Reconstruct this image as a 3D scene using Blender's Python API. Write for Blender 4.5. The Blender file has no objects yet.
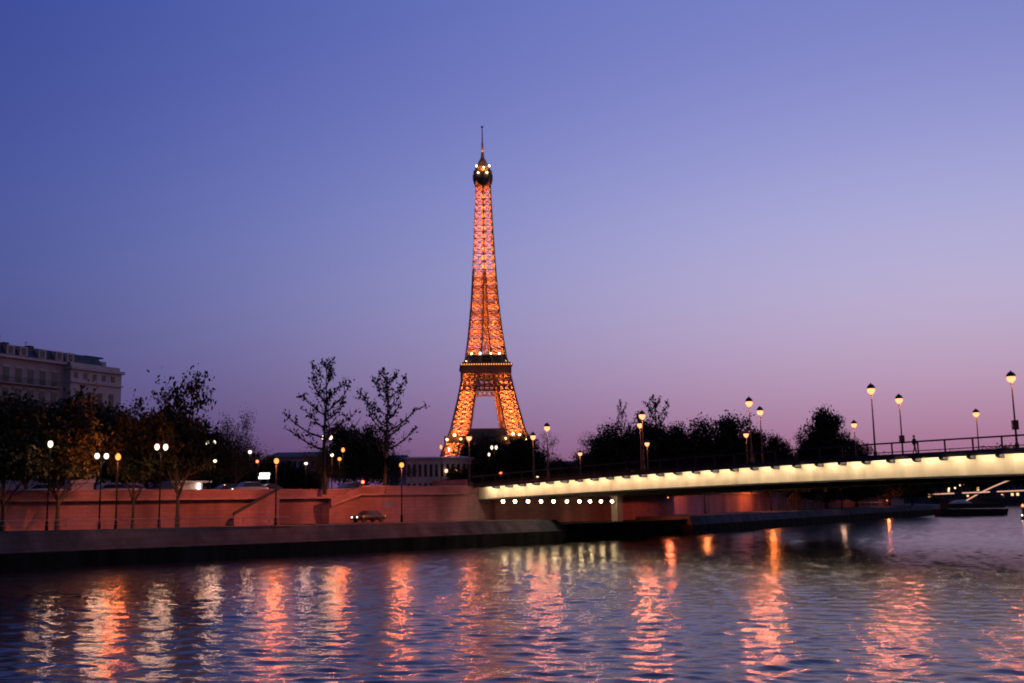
import bpy, math, random
import numpy as np
from mathutils import Vector, Matrix

rnd = random.Random(7)
SC = bpy.context.scene
COL = SC.collection

# ------------------------------------------------------------------ camera
F, H, P, R = 1080.0, 5.0, math.radians(8.61), math.radians(1.0)
fw = Vector((0, math.cos(P), math.sin(P)))
r0, u0 = Vector((1, 0, 0)), Vector((0, -math.sin(P), math.cos(P)))
rt = math.cos(R) * r0 - math.sin(R) * u0
up = math.sin(R) * r0 + math.cos(R) * u0
cam = bpy.data.cameras.new('camera')
cam.sensor_width = 36.0
cam.lens = 36.0 * F / 1024.0
cam.clip_start, cam.clip_end = 0.5, 20000
co = bpy.data.objects.new('camera', cam)
COL.objects.link(co)
co.matrix_world = Matrix(((rt.x, up.x, -fw.x, 0), (rt.y, up.y, -fw.y, 0), (rt.z, up.z, -fw.z, H), (0, 0, 0, 1)))
SC.camera = co


def ray(px, py):
    return fw + rt * (px - 512) / F - up * (py - 341.5) / F


def at(px, py, Y):
    """surveyed point: the photograph's pixel at a known distance north"""
    d = ray(px, py)
    return Vector((0, 0, H)) + d * (Y / d.y)


def elev(px, py, x, y):
    """height of pixel row py above the ground point (x, y)"""
    d = ray(px, py)
    return H + d.z * (math.hypot(x, y) / math.hypot(d.x, d.y))


# ------------------------------------------------------------------ dusk sky
W = bpy.data.worlds.new('World')
SC.world = W
W.use_nodes = True
nt = W.node_tree
nt.nodes.clear()


def N(kind, **kw):
    n = nt.nodes.new(kind)
    for k, v in kw.items():
        setattr(n, k, v)
    return n


def MATH(op, a, b=None, c=None):
    n = N('ShaderNodeMath', operation=op)
    for i, v in enumerate((a, b, c)):
        if v is None:
            continue
        if isinstance(v, (int, float)):
            n.inputs[i].default_value = v
        else:
            nt.links.new(v, n.inputs[i])
    return n.outputs[0]


tc = N('ShaderNodeTexCoord')
sx = N('ShaderNodeSeparateXYZ')
nt.links.new(tc.outputs['Generated'], sx.inputs[0])
zc = MATH('MINIMUM', MATH('MAXIMUM', sx.outputs['Z'], 0.0), 0.5)
xc = MATH('MINIMUM', MATH('MAXIMUM', sx.outputs['X'], -0.6), 0.42)
# log radiance over height and bearing: blue overhead, mauve and brighter toward the sunset on the right
COEF = ((-1.734, 9.267, -39.751, 39.633, 2.18, -2.475, -1.083),
        (-2.848, 18.96, -67.093, 67.723, 1.871, -1.961, -1.219),
        (-1.94, 13.591, -41.725, 39.53, 1.007, -1.123, -0.786))
# the sky away from the sunset (east, behind the camera) and overhead is already darker
yb = MATH('MINIMUM', MATH('SUBTRACT', sx.outputs['Y'], 0.55), 0.0)
zb = MATH('MINIMUM', MATH('SUBTRACT', 0.55, sx.outputs['Z']), 0.0)
dim = MATH('MULTIPLY_ADD', yb, 0.9, MATH('MULTIPLY', zb, 1.2))
chan = []
for c in COEF:
    v = MATH('MULTIPLY_ADD', zc, c[3], c[2])
    v = MATH('MULTIPLY_ADD', v, zc, c[1])
    v = MATH('MULTIPLY_ADD', v, zc, c[0])
    w = MATH('MULTIPLY_ADD', xc, c[5], c[4])
    w = MATH('MULTIPLY_ADD', zc, c[6], w)
    v = MATH('MULTIPLY_ADD', w, xc, v)
    v = MATH('ADD', v, dim)
    chan.append(MATH('EXPONENT', v))
cb = N('ShaderNodeCombineColor')
for i in range(3):
    nt.links.new(chan[i], cb.inputs[i])
sky = N('ShaderNodeTexSky', sky_type='NISHITA', sun_disc=False)
SUN_EL, SUN_AZ = math.radians(1.0), math.radians(60)
sky.sun_elevation, sky.sun_rotation = math.radians(-4.0), SUN_AZ
b1, b2 = N('ShaderNodeBackground'), N('ShaderNodeBackground')
nt.links.new(cb.outputs[0], b1.inputs[0]); b1.inputs[1].default_value = 0.985
nt.links.new(sky.outputs[0], b2.inputs[0]); b2.inputs[1].default_value = 0.05
ad = N('ShaderNodeAddShader')
nt.links.new(b1.outputs[0], ad.inputs[0]); nt.links.new(b2.outputs[0], ad.inputs[1])
wo = N('ShaderNodeOutputWorld')
nt.links.new(ad.outputs[0], wo.inputs[0])

sl = bpy.data.lights.new('sun', 'SUN')          # the last afterglow from beyond the bridge
sl.energy, sl.angle, sl.color = 0.03, math.radians(20), (1, 0.6, 0.55)
so = bpy.data.objects.new('sun', sl)
COL.objects.link(so)
so.rotation_euler = (math.radians(90) - SUN_EL, 0, -SUN_AZ + math.pi)

vs = SC.view_settings
SC.display_settings.display_device = 'sRGB'
vs.view_transform, vs.look, vs.exposure, vs.gamma = 'Standard', 'None', 0.0, 1.0
vs.use_curve_mapping = False
SC.render.engine = 'CYCLES'
cy = SC.cycles
cy.use_denoising = True
cy.max_bounces, cy.diffuse_bounces, cy.glossy_bounces = 5, 2, 3
cy.sample_clamp_indirect = 6.0
cy.sample_clamp_direct = 30.0
cy.use_light_tree = True
cy.filter_width = 1.9


# ------------------------------------------------------------------ materials
def mat(name, col, rough=0.8, var=0.25, scale=1.0, bump=0.0, metal=0.0, spec=0.3, bricks=None, streak=False):
    m = bpy.data.materials.new(name)
    m.use_nodes = True
    t = m.node_tree
    b = t.nodes['Principled BSDF']
    b.inputs['Roughness'].default_value = rough
    b.inputs['Metallic'].default_value = metal
    b.inputs['Specular IOR Level'].default_value = spec
    g = t.nodes.new('ShaderNodeTexCoord')
    n = t.nodes.new('ShaderNodeTexNoise')
    n.inputs['Scale'].default_value = scale
    n.inputs['Detail'].default_value = 6
    src = g.outputs['Object']
    if streak:
        mp = t.nodes.new('ShaderNodeMapping')
        mp.inputs['Scale'].default_value = (1, 1, 0.18)
        t.links.new(src, mp.inputs[0]); src = mp.outputs[0]
    t.links.new(src, n.inputs['Vector'])
    rp = t.nodes.new('ShaderNodeValToRGB')
    rp.color_ramp.elements[0].position, rp.color_ramp.elements[1].position = 0.3, 0.7
    rp.color_ramp.elements[0].color = tuple(c * (1 - var) for c in col) + (1,)
    rp.color_ramp.elements[1].color = tuple(min(1, c * (1 + var)) for c in col) + (1,)
    t.links.new(n.outputs['Fac'], rp.inputs[0])
    out = rp.outputs[0]
    if bricks:
        bk = t.nodes.new('ShaderNodeTexBrick')
        bk.inputs['Scale'].default_value = 1.0
        bk.inputs['Brick Width'].default_value = bricks[0]
        bk.inputs['Row Height'].default_value = bricks[1]
        bk.inputs['Mortar Size'].default_value = bricks[4] if len(bricks) > 2 else 0.025
        mo, c2 = (bricks[2], bricks[3]) if len(bricks) > 2 else (0.66, 0.85)
        bk.inputs['Color1'].default_value = (1, 1, 1, 1)
        bk.inputs['Color2'].default_value = (c2, c2, c2, 1)
        bk.inputs['Mortar'].default_value = (mo, mo, mo, 1)
        se = t.nodes.new('ShaderNodeSeparateXYZ'); cm = t.nodes.new('ShaderNodeCombineXYZ')
        t.links.new(g.outputs['Object'], se.inputs[0])
        ma = t.nodes.new('ShaderNodeMath'); ma.operation = 'ADD'
        t.links.new(se.outputs[0], ma.inputs[0]); t.links.new(se.outputs[1], ma.inputs[1])
        t.links.new(ma.outputs[0], cm.inputs[0]); t.links.new(se.outputs[2], cm.inputs[1])
        t.links.new(cm.outputs[0], bk.inputs['Vector'])
        mx = t.nodes.new('ShaderNodeMix'); mx.data_type = 'RGBA'; mx.blend_type = 'MULTIPLY'
        mx.inputs[0].default_value = 1
        t.links.new(out, mx.inputs[6]); t.links.new(bk.outputs[0], mx.inputs[7])
        out = mx.outputs[2]
    t.links.new(out, b.inputs['Base Color'])
    if bump:
        bp = t.nodes.new('ShaderNodeBump')
        bp.inputs['Strength'].default_value = bump
        bp.inputs['Distance'].default_value = 0.05
        t.links.new(n.outputs['Fac'], bp.inputs['Height'])
        t.links.new(bp.outputs[0], b.inputs['Normal'])
    return m


def emit(name, col, s):
    m = bpy.data.materials.new(name)
    m.use_nodes = True
    t = m.node_tree
    t.nodes.clear()
    e = t.nodes.new('ShaderNodeEmission')
    e.inputs[0].default_value = col + (1,)
    e.inputs[1].default_value = s
    o = t.nodes.new('ShaderNodeOutputMaterial')
    t.links.new(e.outputs[0], o.inputs[0])
    return m


M = dict(
    stone=mat('wall_stone', (0.29, 0.14, 0.165), 0.9, 0.42, 0.3, 0.3, bricks=(1.4, 0.45), streak=True),
    coping=mat('coping_stone', (0.3, 0.18, 0.2), 0.9, 0.25, 0.8, 0.3),
    quay=mat('quay_stone', (0.075, 0.075, 0.09), 0.95, 0.35, 0.5, 0.3, bricks=(1.8, 0.6), streak=True, spec=0.05),
    wet_shade=mat('wet_algae_shade_stone', (0.022, 0.024, 0.02), 0.95, 0.5, 0.6, 0.3, streak=True, spec=0.03),
    paving=mat('paving', (0.2, 0.18, 0.17), 0.9, 0.2, 0.6, 0.2),
    asphalt=mat('asphalt', (0.05, 0.05, 0.052), 0.9, 0.2, 0.8, 0.2),
    ground=mat('ground', (0.06, 0.065, 0.04), 0.95, 0.4, 0.05, 0.2),
    cream=mat('cream_girder_paint', (0.62, 0.55, 0.43), 0.6, 0.16, 0.9, 0.05, streak=True, bricks=(5.4, 4.0, .8, .93, .008)),
    deck=mat('dark_deck_paint', (0.035, 0.035, 0.045), 0.8, 0.2, 1.0),
    soffit=mat('soffit_paint', (0.06, 0.055, 0.05), 0.85, 0.2, 0.6),
    iron=mat('black_iron', (0.03, 0.03, 0.035), 0.6, 0.2, 3.0, spec=0.4),
    tower=mat('tower_brown_paint', (0.42, 0.27, 0.16), 0.75, 0.15, 0.2),
    towerd=mat('tower_gallery_paint', (0.2, 0.13, 0.1), 0.8, 0.15, 0.2),
    bark=mat('bark', (0.055, 0.045, 0.035), 0.95, 0.3, 3.0, 0.4),
    leaf=mat('leaf', (0.034, 0.038, 0.017), 0.8, 0.5, 0.9, spec=0.1),
    leafd=mat('dark_leaf', (0.03, 0.034, 0.018), 0.85, 0.45, 0.7, spec=0.1),
    bud=mat('budding_leaf', (0.06, 0.055, 0.03), 0.8, 0.4, 0.9, spec=0.1),
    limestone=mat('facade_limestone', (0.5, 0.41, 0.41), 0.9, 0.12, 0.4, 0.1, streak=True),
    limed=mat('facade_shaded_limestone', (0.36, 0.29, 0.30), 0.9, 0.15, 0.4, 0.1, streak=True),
    slate=mat('slate_roof', (0.035, 0.038, 0.055), 0.6, 0.3, 1.2, 0.2),
    zinc=mat('zinc', (0.3, 0.3, 0.33), 0.5, 0.15, 0.8),
    brick=mat('chimney_brick', (0.16, 0.07, 0.05), 0.9, 0.3, 1.5, 0.3),
    glass=mat('dark_window_glass', (0.02, 0.02, 0.028), 0.12, 0.1, 1.0, spec=0.5),
    white=mat('white_paint', (0.62, 0.6, 0.6), 0.6, 0.1, 1.2),
    sign=mat('grey_sign', (0.2, 0.2, 0.24), 0.6, 0.1, 1.0),
    car1=mat('car_paint_silver', (0.3, 0.3, 0.33), 0.35, 0.05, 1.0, spec=0.5),
    car2=mat('car_paint_blue', (0.04, 0.05, 0.1), 0.3, 0.05, 1.0, spec=0.5),
    car3=mat('car_paint_white', (0.55, 0.53, 0.53), 0.35, 0.05, 1.0, spec=0.5),
    car4=mat('car_paint_black', (0.02, 0.02, 0.022), 0.3, 0.05, 1.0, spec=0.5),
    rubber=mat('rubber', (0.02, 0.02, 0.02), 0.9, 0.1, 2.0),
    hull=mat('hull_paint', (0.02, 0.02, 0.022), 0.7, 0.3, 1.0),
    tarp=mat('pale_tarpaulin', (0.5, 0.44, 0.42), 0.7, 0.1, 0.8, 0.2),
    cloth=mat('dark_coat', (0.025, 0.025, 0.035), 0.9, 0.2, 5.0),
    skin=mat('skin', (0.4, 0.25, 0.18), 0.6, 0.05, 5.0),
    rail=mat('grey_rail', (0.28, 0.28, 0.3), 0.5, 0.1, 2.0),
    far=mat('far_building', (0.12, 0.1, 0.1), 0.9, 0.2, 0.2),
    post=mat('matt_black_post', (0.012, 0.012, 0.014), 1.0, 0.2, 3.0, spec=0.0),
    L_bridge=emit('bridge_lamp_glow', (1.0, 0.40, 0.16), 2.1),
    L_orange=emit('sodium_glow', (1.0, 0.27, 0.065), 2.6),
    L_white=emit('white_globe_glow', (1.0, 0.75, 0.52), 3.0),
    L_tube=emit('tube_glow', (1.0, 0.76, 0.47), 100.0),
    L_pend=emit('pendant_glow', (1.0, 0.72, 0.36), 40.0),
    L_red=emit('red_light', (1.0, 0.08, 0.03), 12.0),
    L_sign=emit('lit_panel', (1.0, 0.9, 0.85), 3.0),
    L_head=emit('headlight_glow', (1.0, 0.85, 0.7), 6.0),
    L_win=emit('lit_window', (1.0, 0.62, 0.28), 1.6),
    L_edge=emit('gallery_lamp_glow', (1.0, 0.35, 0.10), 1.6),
    L_tower=emit('tower_lamp_glow', (1.0, 0.62, 0.25), 20.0),
    L_string=emit('footbridge_light_line', (1.0, 0.5, 0.36), 0.9),
    L_far=emit('far_lamp_glow', (1.0, 0.55, 0.3), 3.0),
)


# ------------------------------------------------------------------ mesh helpers
class MB:
    def __init__(s):
        s.v, s.f, s.mi, s.cur, s.mats = [], [], [], 0, []

    def use(s, m):
        if m not in s.mats:
            s.mats.append(m)
        s.cur = s.mats.index(m)
        return s

    def add(s, vs_, fs):
        k = len(s.v)
        s.v += [tuple(p) for p in vs_]
        s.f += [tuple(i + k for i in f) for f in fs]
        s.mi += [s.cur] * len(fs)

    def box(s, lo, hi, rz=0.0, org=(0, 0, 0)):
        c, n = math.cos(rz), math.sin(rz)
        vv = []
        for z in (lo[2], hi[2]):
            for x, y in ((lo[0], lo[1]), (hi[0], lo[1]), (hi[0], hi[1]), (lo[0], hi[1])):
                vv.append((org[0] + x * c - y * n, org[1] + x * n + y * c, org[2] + z))
        s.add(vv, [(3, 2, 1, 0), (4, 5, 6, 7), (0, 1, 5, 4), (1, 2, 6, 5), (2, 3, 7, 6), (3, 0, 4, 7)])

    def loft(s, rings, cap=True):
        n = len(rings[0])
        vv = [p for r in rings for p in r]
        ff = []
        for k in range(len(rings) - 1):
            for i in range(n):
                j = (i + 1) % n
                ff.append((k * n + i, k * n + j, (k + 1) * n + j, (k + 1) * n + i))
        if cap:
            ff.append(tuple(range(n - 1, -1, -1)))
            ff.append(tuple(range((len(rings) - 1) * n, len(rings) * n)))
        s.add(vv, ff)

    def tube(s, pts, rad, n=6, cap=True):
        pts = [Vector(p) for p in pts]
        rings = []
        for i, p in enumerate(pts):
            d = (pts[min(i + 1, len(pts) - 1)] - pts[max(i - 1, 0)])
            d = d.normalized() if d.length > 1e-9 else Vector((0, 0, 1))
            a = d.cross(Vector((0, 0, 1)))
            if a.length < 0.05:
                a = d.cross(Vector((1, 0, 0)))
            a.normalize()
            b = a.cross(d)
            r = rad[i] if isinstance(rad, (list, tuple)) else rad
            rings.append([p + (a * math.cos(2 * math.pi * (k + .5) / n) + b * math.sin(2 * math.pi * (k + .5) / n)) * r for k in range(n)])
        s.loft(rings, cap)

    def lathe(s, prof, n=10, org=(0, 0, 0)):
        rings = [[(org[0] + r * math.cos(2 * math.pi * k / n), org[1] + r * math.sin(2 * math.pi * k / n), org[2] + z) for k in range(n)] for r, z in prof]
        s.loft(rings)

    def ball(s, c, r, n=10, m=7, sz=1.0):
        s.lathe([(max(r * math.sin(math.pi * k / m), 1e-3), -r * sz * math.cos(math.pi * k / m)) for k in range(m + 1)], n, c)

    def build(s, name, m=None, parent=None, smooth=False, loc=None):
        me = bpy.data.meshes.new(name)
        me.from_pydata(s.v, [], s.f)
        if s.mats:
            for q in s.mats:
                me.materials.append(q)
            me.polygons.foreach_set('material_index', s.mi)
        elif m:
            me.materials.append(m)
        if smooth:
            me.polygons.foreach_set('use_smooth', [True] * len(me.polygons))
        me.update()
        o = bpy.data.objects.new(name, me)
        COL.objects.link(o)
        if parent:
            o.parent = parent
        if loc:
            o.location = loc
        return o


def tag(o, label, cat, group=None, kind=None):
    if label:
        o['label'] = label
    if cat:
        o['category'] = cat
    if group:
        o['group'] = group
    if kind:
        o['kind'] = kind
    return o


def thing(name, label, cat, loc=(0, 0, 0), rz=0.0, group=None):
    o = bpy.data.objects.new(name, None)
    COL.objects.link(o)
    o.location = loc
    o.rotation_euler = (0, 0, rz)
    return tag(o, label, cat, group)


def dup(root, loc, rz=0.0, sc=(1, 1, 1), label=None, group=None):
    def rec(o, par):
        c = o.copy()
        COL.objects.link(c)
        c.parent = par
        for ch in o.children:
            rec(ch, c)
        return c
    r = rec(root, None)
    r.location, r.rotation_euler, r.scale = loc, (0, 0, rz), sc
    if label:
        r['label'] = label
    if group:
        r['group'] = group
    return r


class Kind:
    """one built thing: the first placing moves it, later placings copy it"""
    def __init__(s, root):
        s.root, s.used = root, False

    def place(s, loc, rz, label, group, sc=(1, 1, 1)):
        if not s.used:
            s.used = True
            r = s.root
            r.location, r.rotation_euler, r.scale = loc, (0, 0, rz), sc
            r['label'] = label
            if group:
                r['group'] = group
            return r
        return dup(s.root, loc, rz, sc, label, group)


def struct(o):
    o['kind'] = 'structure'
    return o


# ------------------------------------------------------------------ river
def water():
    nr, na = 900, 520
    r = 9.0 * np.exp(np.linspace(0, math.log(460 / 9.0), nr))
    r = np.concatenate([r, np.geomspace(470, 4000, 40)])
    nr = len(r)
    a = np.radians(np.linspace(-36, 36, na))
    RR, AA = np.meshgrid(r, a, indexing='ij')
    X, Y = RR * np.sin(AA), RR * np.cos(AA)
    g = np.random.default_rng(5)
    Z = np.zeros_like(X)
    SX = np.zeros_like(X)
    for k in range(64):
        lam = math.exp(g.uniform(math.log(0.42), math.log(2.3)))
        th = math.radians(g.normal(78, 34))
        kx, ky = 2 * math.pi / lam * math.cos(th), 2 * math.pi / lam * math.sin(th)
        amp = 0.0040 * lam ** 0.8 * g.uniform(0.5, 1.4)
        # gusts: each wave train swells and dies over the surface
        env = 0.6 + 0.4 * np.sin(X * g.uniform(.02, .12) + Y * g.uniform(.03, .14) + g.uniform(0, 6.3))
        Z += amp * env * np.sin(kx * X + ky * Y + g.uniform(0, 6.3))
    Z += 0.35 * np.maximum(Z, 0) ** 1.3
    fade = np.clip((450 - RR) / 200, 0, 1) * np.clip((np.radians(35.5) - np.abs(AA)) / 0.06, 0, 1) * np.clip((RR - 9) / 3, 0, 1)
    Z *= fade
    V = np.stack([X, Y, Z], -1).reshape(-1, 3)
    i = np.arange(nr - 1)[:, None] * na + np.arange(na - 1)[None]
    Q = np.stack([i, i + 1, i + na + 1, i + na], -1).reshape(-1, 4)[:, ::-1]
    nv = len(V)
    ext = np.array([[-5000, -3000, -.6], [5000, -3000, -.6], [5000, 6000, -.6], [-5000, 6000, -.6]])
    V = np.concatenate([V, ext])
    Q = np.concatenate([Q, [[nv, nv + 1, nv + 2, nv + 3]]])
    me = bpy.data.meshes.new('water')
    me.vertices.add(len(V)); me.vertices.foreach_set('co', V.ravel())
    me.loops.add(Q.size); me.loops.foreach_set('vertex_index', Q.ravel().astype(np.int32))
    me.polygons.add(len(Q)); me.polygons.foreach_set('loop_start', np.arange(0, Q.size, 4, dtype=np.int32))
    me.polygons.foreach_set('use_smooth', np.ones(len(Q), bool))
    me.update(); me.validate()
    m = bpy.data.materials.new('river_water')
    m.use_nodes = True
    t = m.node_tree
    b = t.nodes['Principled BSDF']
    b.inputs['Base Color'].default_value = (0.008, 0.009, 0.014, 1)
    b.inputs['Roughness'].default_value = 0.155
    b.inputs['IOR'].default_value = 1.333
    g_ = t.nodes.new('ShaderNodeTexCoord')
    hs = []
    for sc, st in ((1.0, 0.012), (4.0, 0.010), (9.0, 0.006)):
        mp = t.nodes.new('ShaderNodeMapping')
        mp.inputs['Scale'].default_value = (0.5, 1, 1)
        n = t.nodes.new('ShaderNodeTexNoise')
        n.inputs['Scale'].default_value = sc
        n.inputs['Detail'].default_value = 3
        t.links.new(g_.outputs['Object'], mp.inputs[0]); t.links.new(mp.outputs[0], n.inputs['Vector'])
        q = t.nodes.new('ShaderNodeMath'); q.operation = 'MULTIPLY'; q.inputs[1].default_value = st
        t.links.new(n.outputs['Fac'], q.inputs[0]); hs.append(q.outputs[0])
    s_ = t.nodes.new('ShaderNodeMath'); s_.operation = 'ADD'
    s2 = t.nodes.new('ShaderNodeMath'); s2.operation = 'ADD'
    t.links.new(hs[0], s2.inputs[0]); t.links.new(hs[1], s2.inputs[1])
    t.links.new(s2.outputs[0], s_.inputs[0]); t.links.new(hs[2], s_.inputs[1])
    bp = t.nodes.new('ShaderNodeBump')
    bp.inputs['Strength'].default_value = 1.0
    bp.inputs['Distance'].default_value = 1.0
    t.links.new(s_.outputs[0], bp.inputs['Height']); t.links.new(bp.outputs[0], b.inputs['Normal'])
    me.materials.append(m)
    o = bpy.data.objects.new('water', me)
    COL.objects.link(o)
    struct(o)


water()

# ------------------------------------------------------------------ the bank
bank = [Vector(p) for p in ((-190, -24), (-110, 44.5), (-45.8, 97.8), (-22.9, 116.8), (10.2, 149.4), (27.3, 169.3), (93.6, 280.7), (126, 327), (150, 380), (165, 470), (172, 620), (172, 900))]


def normals(pl):
    out = []
    for i in range(len(pl)):
        d = (pl[min(i + 1, len(pl) - 1)] - pl[max(i - 1, 0)]).normalized()
        out.append(Vector((-d.y, d.x)))
    return out


bn = normals(bank)


def off(i, w):
    return bank[i] + bn[i] * w


def along(pl, s):
    """point at running length s on a polyline, and its direction"""
    for a, b in zip(pl, pl[1:]):
        L = (b - a).length
        if s <= L or b is pl[-1]:
            d = (b - a).normalized()
            return a + d * s, d
        s -= L


def length_to(pl, k):
    return sum((pl[i + 1] - pl[i]).length for i in range(k))


def slab(mb, idx, w0, w1, z0, z1, w0b=None, trim=(0, 0), trimt=(0, 0)):
    """solid along bank points idx from offset w0 to w1; top front edge at w0b (batter); ztop per index"""
    w0b = w0 if w0b is None else w0b
    def ring(wf, tr, zs):
        fr = [off(i, wf) for i in idx]
        bk = [off(i, w1) for i in idx]
        d0 = (fr[1] - fr[0]).normalized(); d1 = (fr[-1] - fr[-2]).normalized()
        fr[0] = fr[0] + d0 * tr[0]; bk[0] = bk[0] + d0 * tr[0]
        fr[-1] = fr[-1] - d1 * tr[1]; bk[-1] = bk[-1] - d1 * tr[1]
        zz = list(zs) if hasattr(zs, '__len__') else [zs] * len(idx)
        return [(p.x, p.y, z) for p, z in zip(fr, zz)] + [(p.x, p.y, z) for p, z in zip(reversed(bk), reversed(zz))]
    mb.loft([ring(w0, trim, z0), ring(w0b, trimt, z1)])


QW = 14.0
ZT = {0: 3.6, 1: 3.6, 2: 3.45, 3: 3.2, 4: 2.95, 5: 2.8, 6: 2.75, 7: 2.75, 8: 2.75, 9: 2.75, 10: 2.75, 11: 2.75}
I1 = [0, 1, 2, 3, 4]
mb = MB()
mb.use(M['wet_shade']); slab(mb, I1, 0, QW + 1, -2, 1.5)
mb.use(M['quay']); slab(mb, I1, 0.7, QW + 1, 1.5, [ZT[i] for i in I1], 1.9, (0, 3.5), (0, 4.6))
struct(mb.build('quay'))
mb = MB()
mb.use(M['wet_shade']); slab(mb, [4, 5], 2.2, QW + 1.003, -2.01, 2.3, trim=(-6, -6), trimt=(-6, -6))  # the bridge's shade put into the colour: dark stone right to the top
struct(mb.build('quay_under_bridge'))
I2 = list(range(5, 12))
mb = MB()
mb.use(M['wet_shade']); slab(mb, I2, 0, QW + 1.006, -2.02, 1.45)
mb.use(M['quay']); slab(mb, I2, 0.7, QW + 1.006, 1.45, [ZT[i] for i in I2], 1.6, (2.0, 0), (3.0, 0))
struct(mb.build('quay_beyond_bridge'))

GZ = 6.7
mb = MB()
fr = [off(i, QW + 0.6) for i in range(12)]
poly = [(p.x, p.y, GZ) for p in fr] + [(400, 900, GZ), (3000, 2500, GZ), (3000, 9000, GZ), (-6000, 9000, GZ), (-6000, -24, GZ)]
mb.add(poly, [tuple(range(len(poly)))])
struct(mb.build('ground', M['ground']))
mb = MB()                                        # the quayside avenue behind the parapet
for a, b in zip(range(0, 8), range(1, 9)):
    p, q, r_, s_ = off(a, QW + 4), off(b, QW + 4), off(b, QW + 15), off(a, QW + 15)
    mb.add([(v.x, v.y, GZ + .01) for v in (p, q, r_, s_)], [(0, 1, 2, 3)])
struct(mb.build('road', M['asphalt']))
mb = MB()
for a, b in zip(range(0, 8), range(1, 9)):
    p, q, r_, s_ = off(a, QW + 1.0), off(b, QW + 1.0), off(b, QW + 3.9), off(a, QW + 3.9)
    vv = [(v.x, v.y, GZ + .004) for v in (p, q, r_, s_)] + [(v.x, v.y, GZ + .13) for v in (p, q, r_, s_)]
    mb.add(vv, [(4, 5, 6, 7), (3, 2, 6, 7)])
struct(mb.build('pavement', M['paving']))

# the far (right) bank, low and dark beyond the river
mb = MB()
rb = [(330, 300), (300, 480), (290, 640), (300, 900), (300, 1400), (2600, 1400), (2600, 300)]
mb.loft([[(x, y, -1) for x, y in rb], [(x, y, 4.5) for x, y in rb]])
struct(mb.build('far_bank', M['ground']))
mb = MB()                                        # low wooded heights behind it
n = 60
rows = []
for j, (dy, hz) in enumerate(((0, 0), (120, .6), (300, 1.0), (700, .7), (1200, 0))):
    rows.append([(-2600 + 120 * i, 2300 + dy, 5 + hz * (14 + 10 * math.sin(i * .31) + 5 * math.sin(i * .83 + 1) + (i / n) * 14)) for i in range(n)])
vv = [p for r_ in rows for p in r_]
mb.add(vv, [(k * n + i, k * n + i + 1, (k + 1) * n + i + 1, (k + 1) * n + i) for k in range(4) for i in range(n - 1)])
struct(mb.build('hills', M['leafd'], smooth=True))


def wall(name, label, s0, s1, w, zb, zc, zt, lip, slope=None):
    """stone retaining wall along the bank between running lengths s0 and s1"""
    root = thing(name, label, 'wall')
    pl = [off(i, w) for i in range(12)]
    cuts = [s0]
    acc = 0
    for i in range(11):
        acc += (pl[i + 1] - pl[i]).length
        if s0 + .5 < acc < s1 - .5:
            cuts.append(acc)
    cuts.append(s1)
    pts = []
    for s in cuts:
        p, d = along(pl, s)
        pts.append((p, Vector((-d.y, d.x))))
    def run(mb, f, b, z0, z1, t0=0.0):
        P0 = [(p, q) for p, q in pts]
        d0 = (pts[1][0] - pts[0][0]).normalized()
        def ring(z, t):
            fr = [p + q * f for p, q in P0]; bk = [p + q * b for p, q in P0]
            fr[0] = fr[0] + d0 * t; bk[0] = bk[0] + d0 * t
            return [(v.x, v.y, z) for v in fr] + [(v.x, v.y, z) for v in reversed(bk)]
        mb.loft([ring(z0, t0), ring(z1, t0)])
    mb = MB(); run(mb, 0, 1.2, zb, zc)
    mb.build('wall_face', M['stone'], root)
    mb = MB(); run(mb, -lip, 1.2, zc + .003, zc + .22)
    mb.build('cornice', M['coping'], root)
    mb = MB(); run(mb, -lip + .08, -lip + .5, zc + .223, zt - .14)
    mb.build('parapet', M['stone'], root)
    mb = MB(); run(mb, -lip, -lip + .58, zt - .137, zt)
    mb.build('coping', M['coping'], root)
    return root, pts


wpl = [off(i, QW) for i in range(12)]


def s_at_px(px, w=QW):
    """running length where the wall line at offset w is seen at column px"""
    pl = [off(i, w) for i in range(12)]
    best, bs = 1e9, 0
    L = length_to(pl, 7)
    for k in range(4000):
        s = L * k / 4000
        p, _ = along(pl, s)
        if p.y < 20:
            continue
        e = abs(F * p.x / (p.y * math.cos(P)) - (px - 512) * 1.0 + 0) if False else abs(proj(p.x, p.y, 6.0)[0] - px)
        if e < best:
            best, bs = e, s
    return bs


def proj(x, y, z):
    v = Vector((x, y, z - H))
    return 512 + F * v.dot(rt) / v.dot(fw), 341.5 - F * v.dot(up) / v.dot(fw)


sA = s_at_px(352)
sB = s_at_px(460)
sB2 = s_at_px(480)
wall('retaining_wall', 'long rough stone river wall with projecting coping left of the ramp, lit red', 0, sA, QW, 2.0, 6.2, 7.35, 0.95)
wall('bastion_wall', 'taller stone river wall with grey plaque between the ramp and the bridge', sA + .1, sB, QW - 1.6, 2.0, 6.55, 7.75, 0.5)
# sloping end of the taller wall
pl = [off(i, QW - 1.6) for i in range(12)]
p0, d0 = along(pl, sA + .1)
nn = Vector((-d0.y, d0.x))
rw = thing('ramp_wall', 'sloping stone ramp wall climbing to the taller river wall', 'wall')
def wedge(f0, f1, lo, hi, L0=4.6):
    a, a2, b, b2 = p0 + nn * f0 - d0 * L0, p0 + nn * f0 - d0 * .02, p0 + nn * f1 - d0 * L0, p0 + nn * f1 - d0 * .02
    mb = MB()
    mb.loft([[(a.x, a.y, lo[0]), (b.x, b.y, lo[0]), (b.x, b.y, hi[0]), (a.x, a.y, hi[0])],
             [(a2.x, a2.y, lo[1]), (b2.x, b2.y, lo[1]), (b2.x, b2.y, hi[1]), (a2.x, a2.y, hi[1])]])
    return mb
wedge(0.0, 1.55, (2.0, 2.0), (5.2, 6.55)).build('wall_face', M['stone'], rw)
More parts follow.
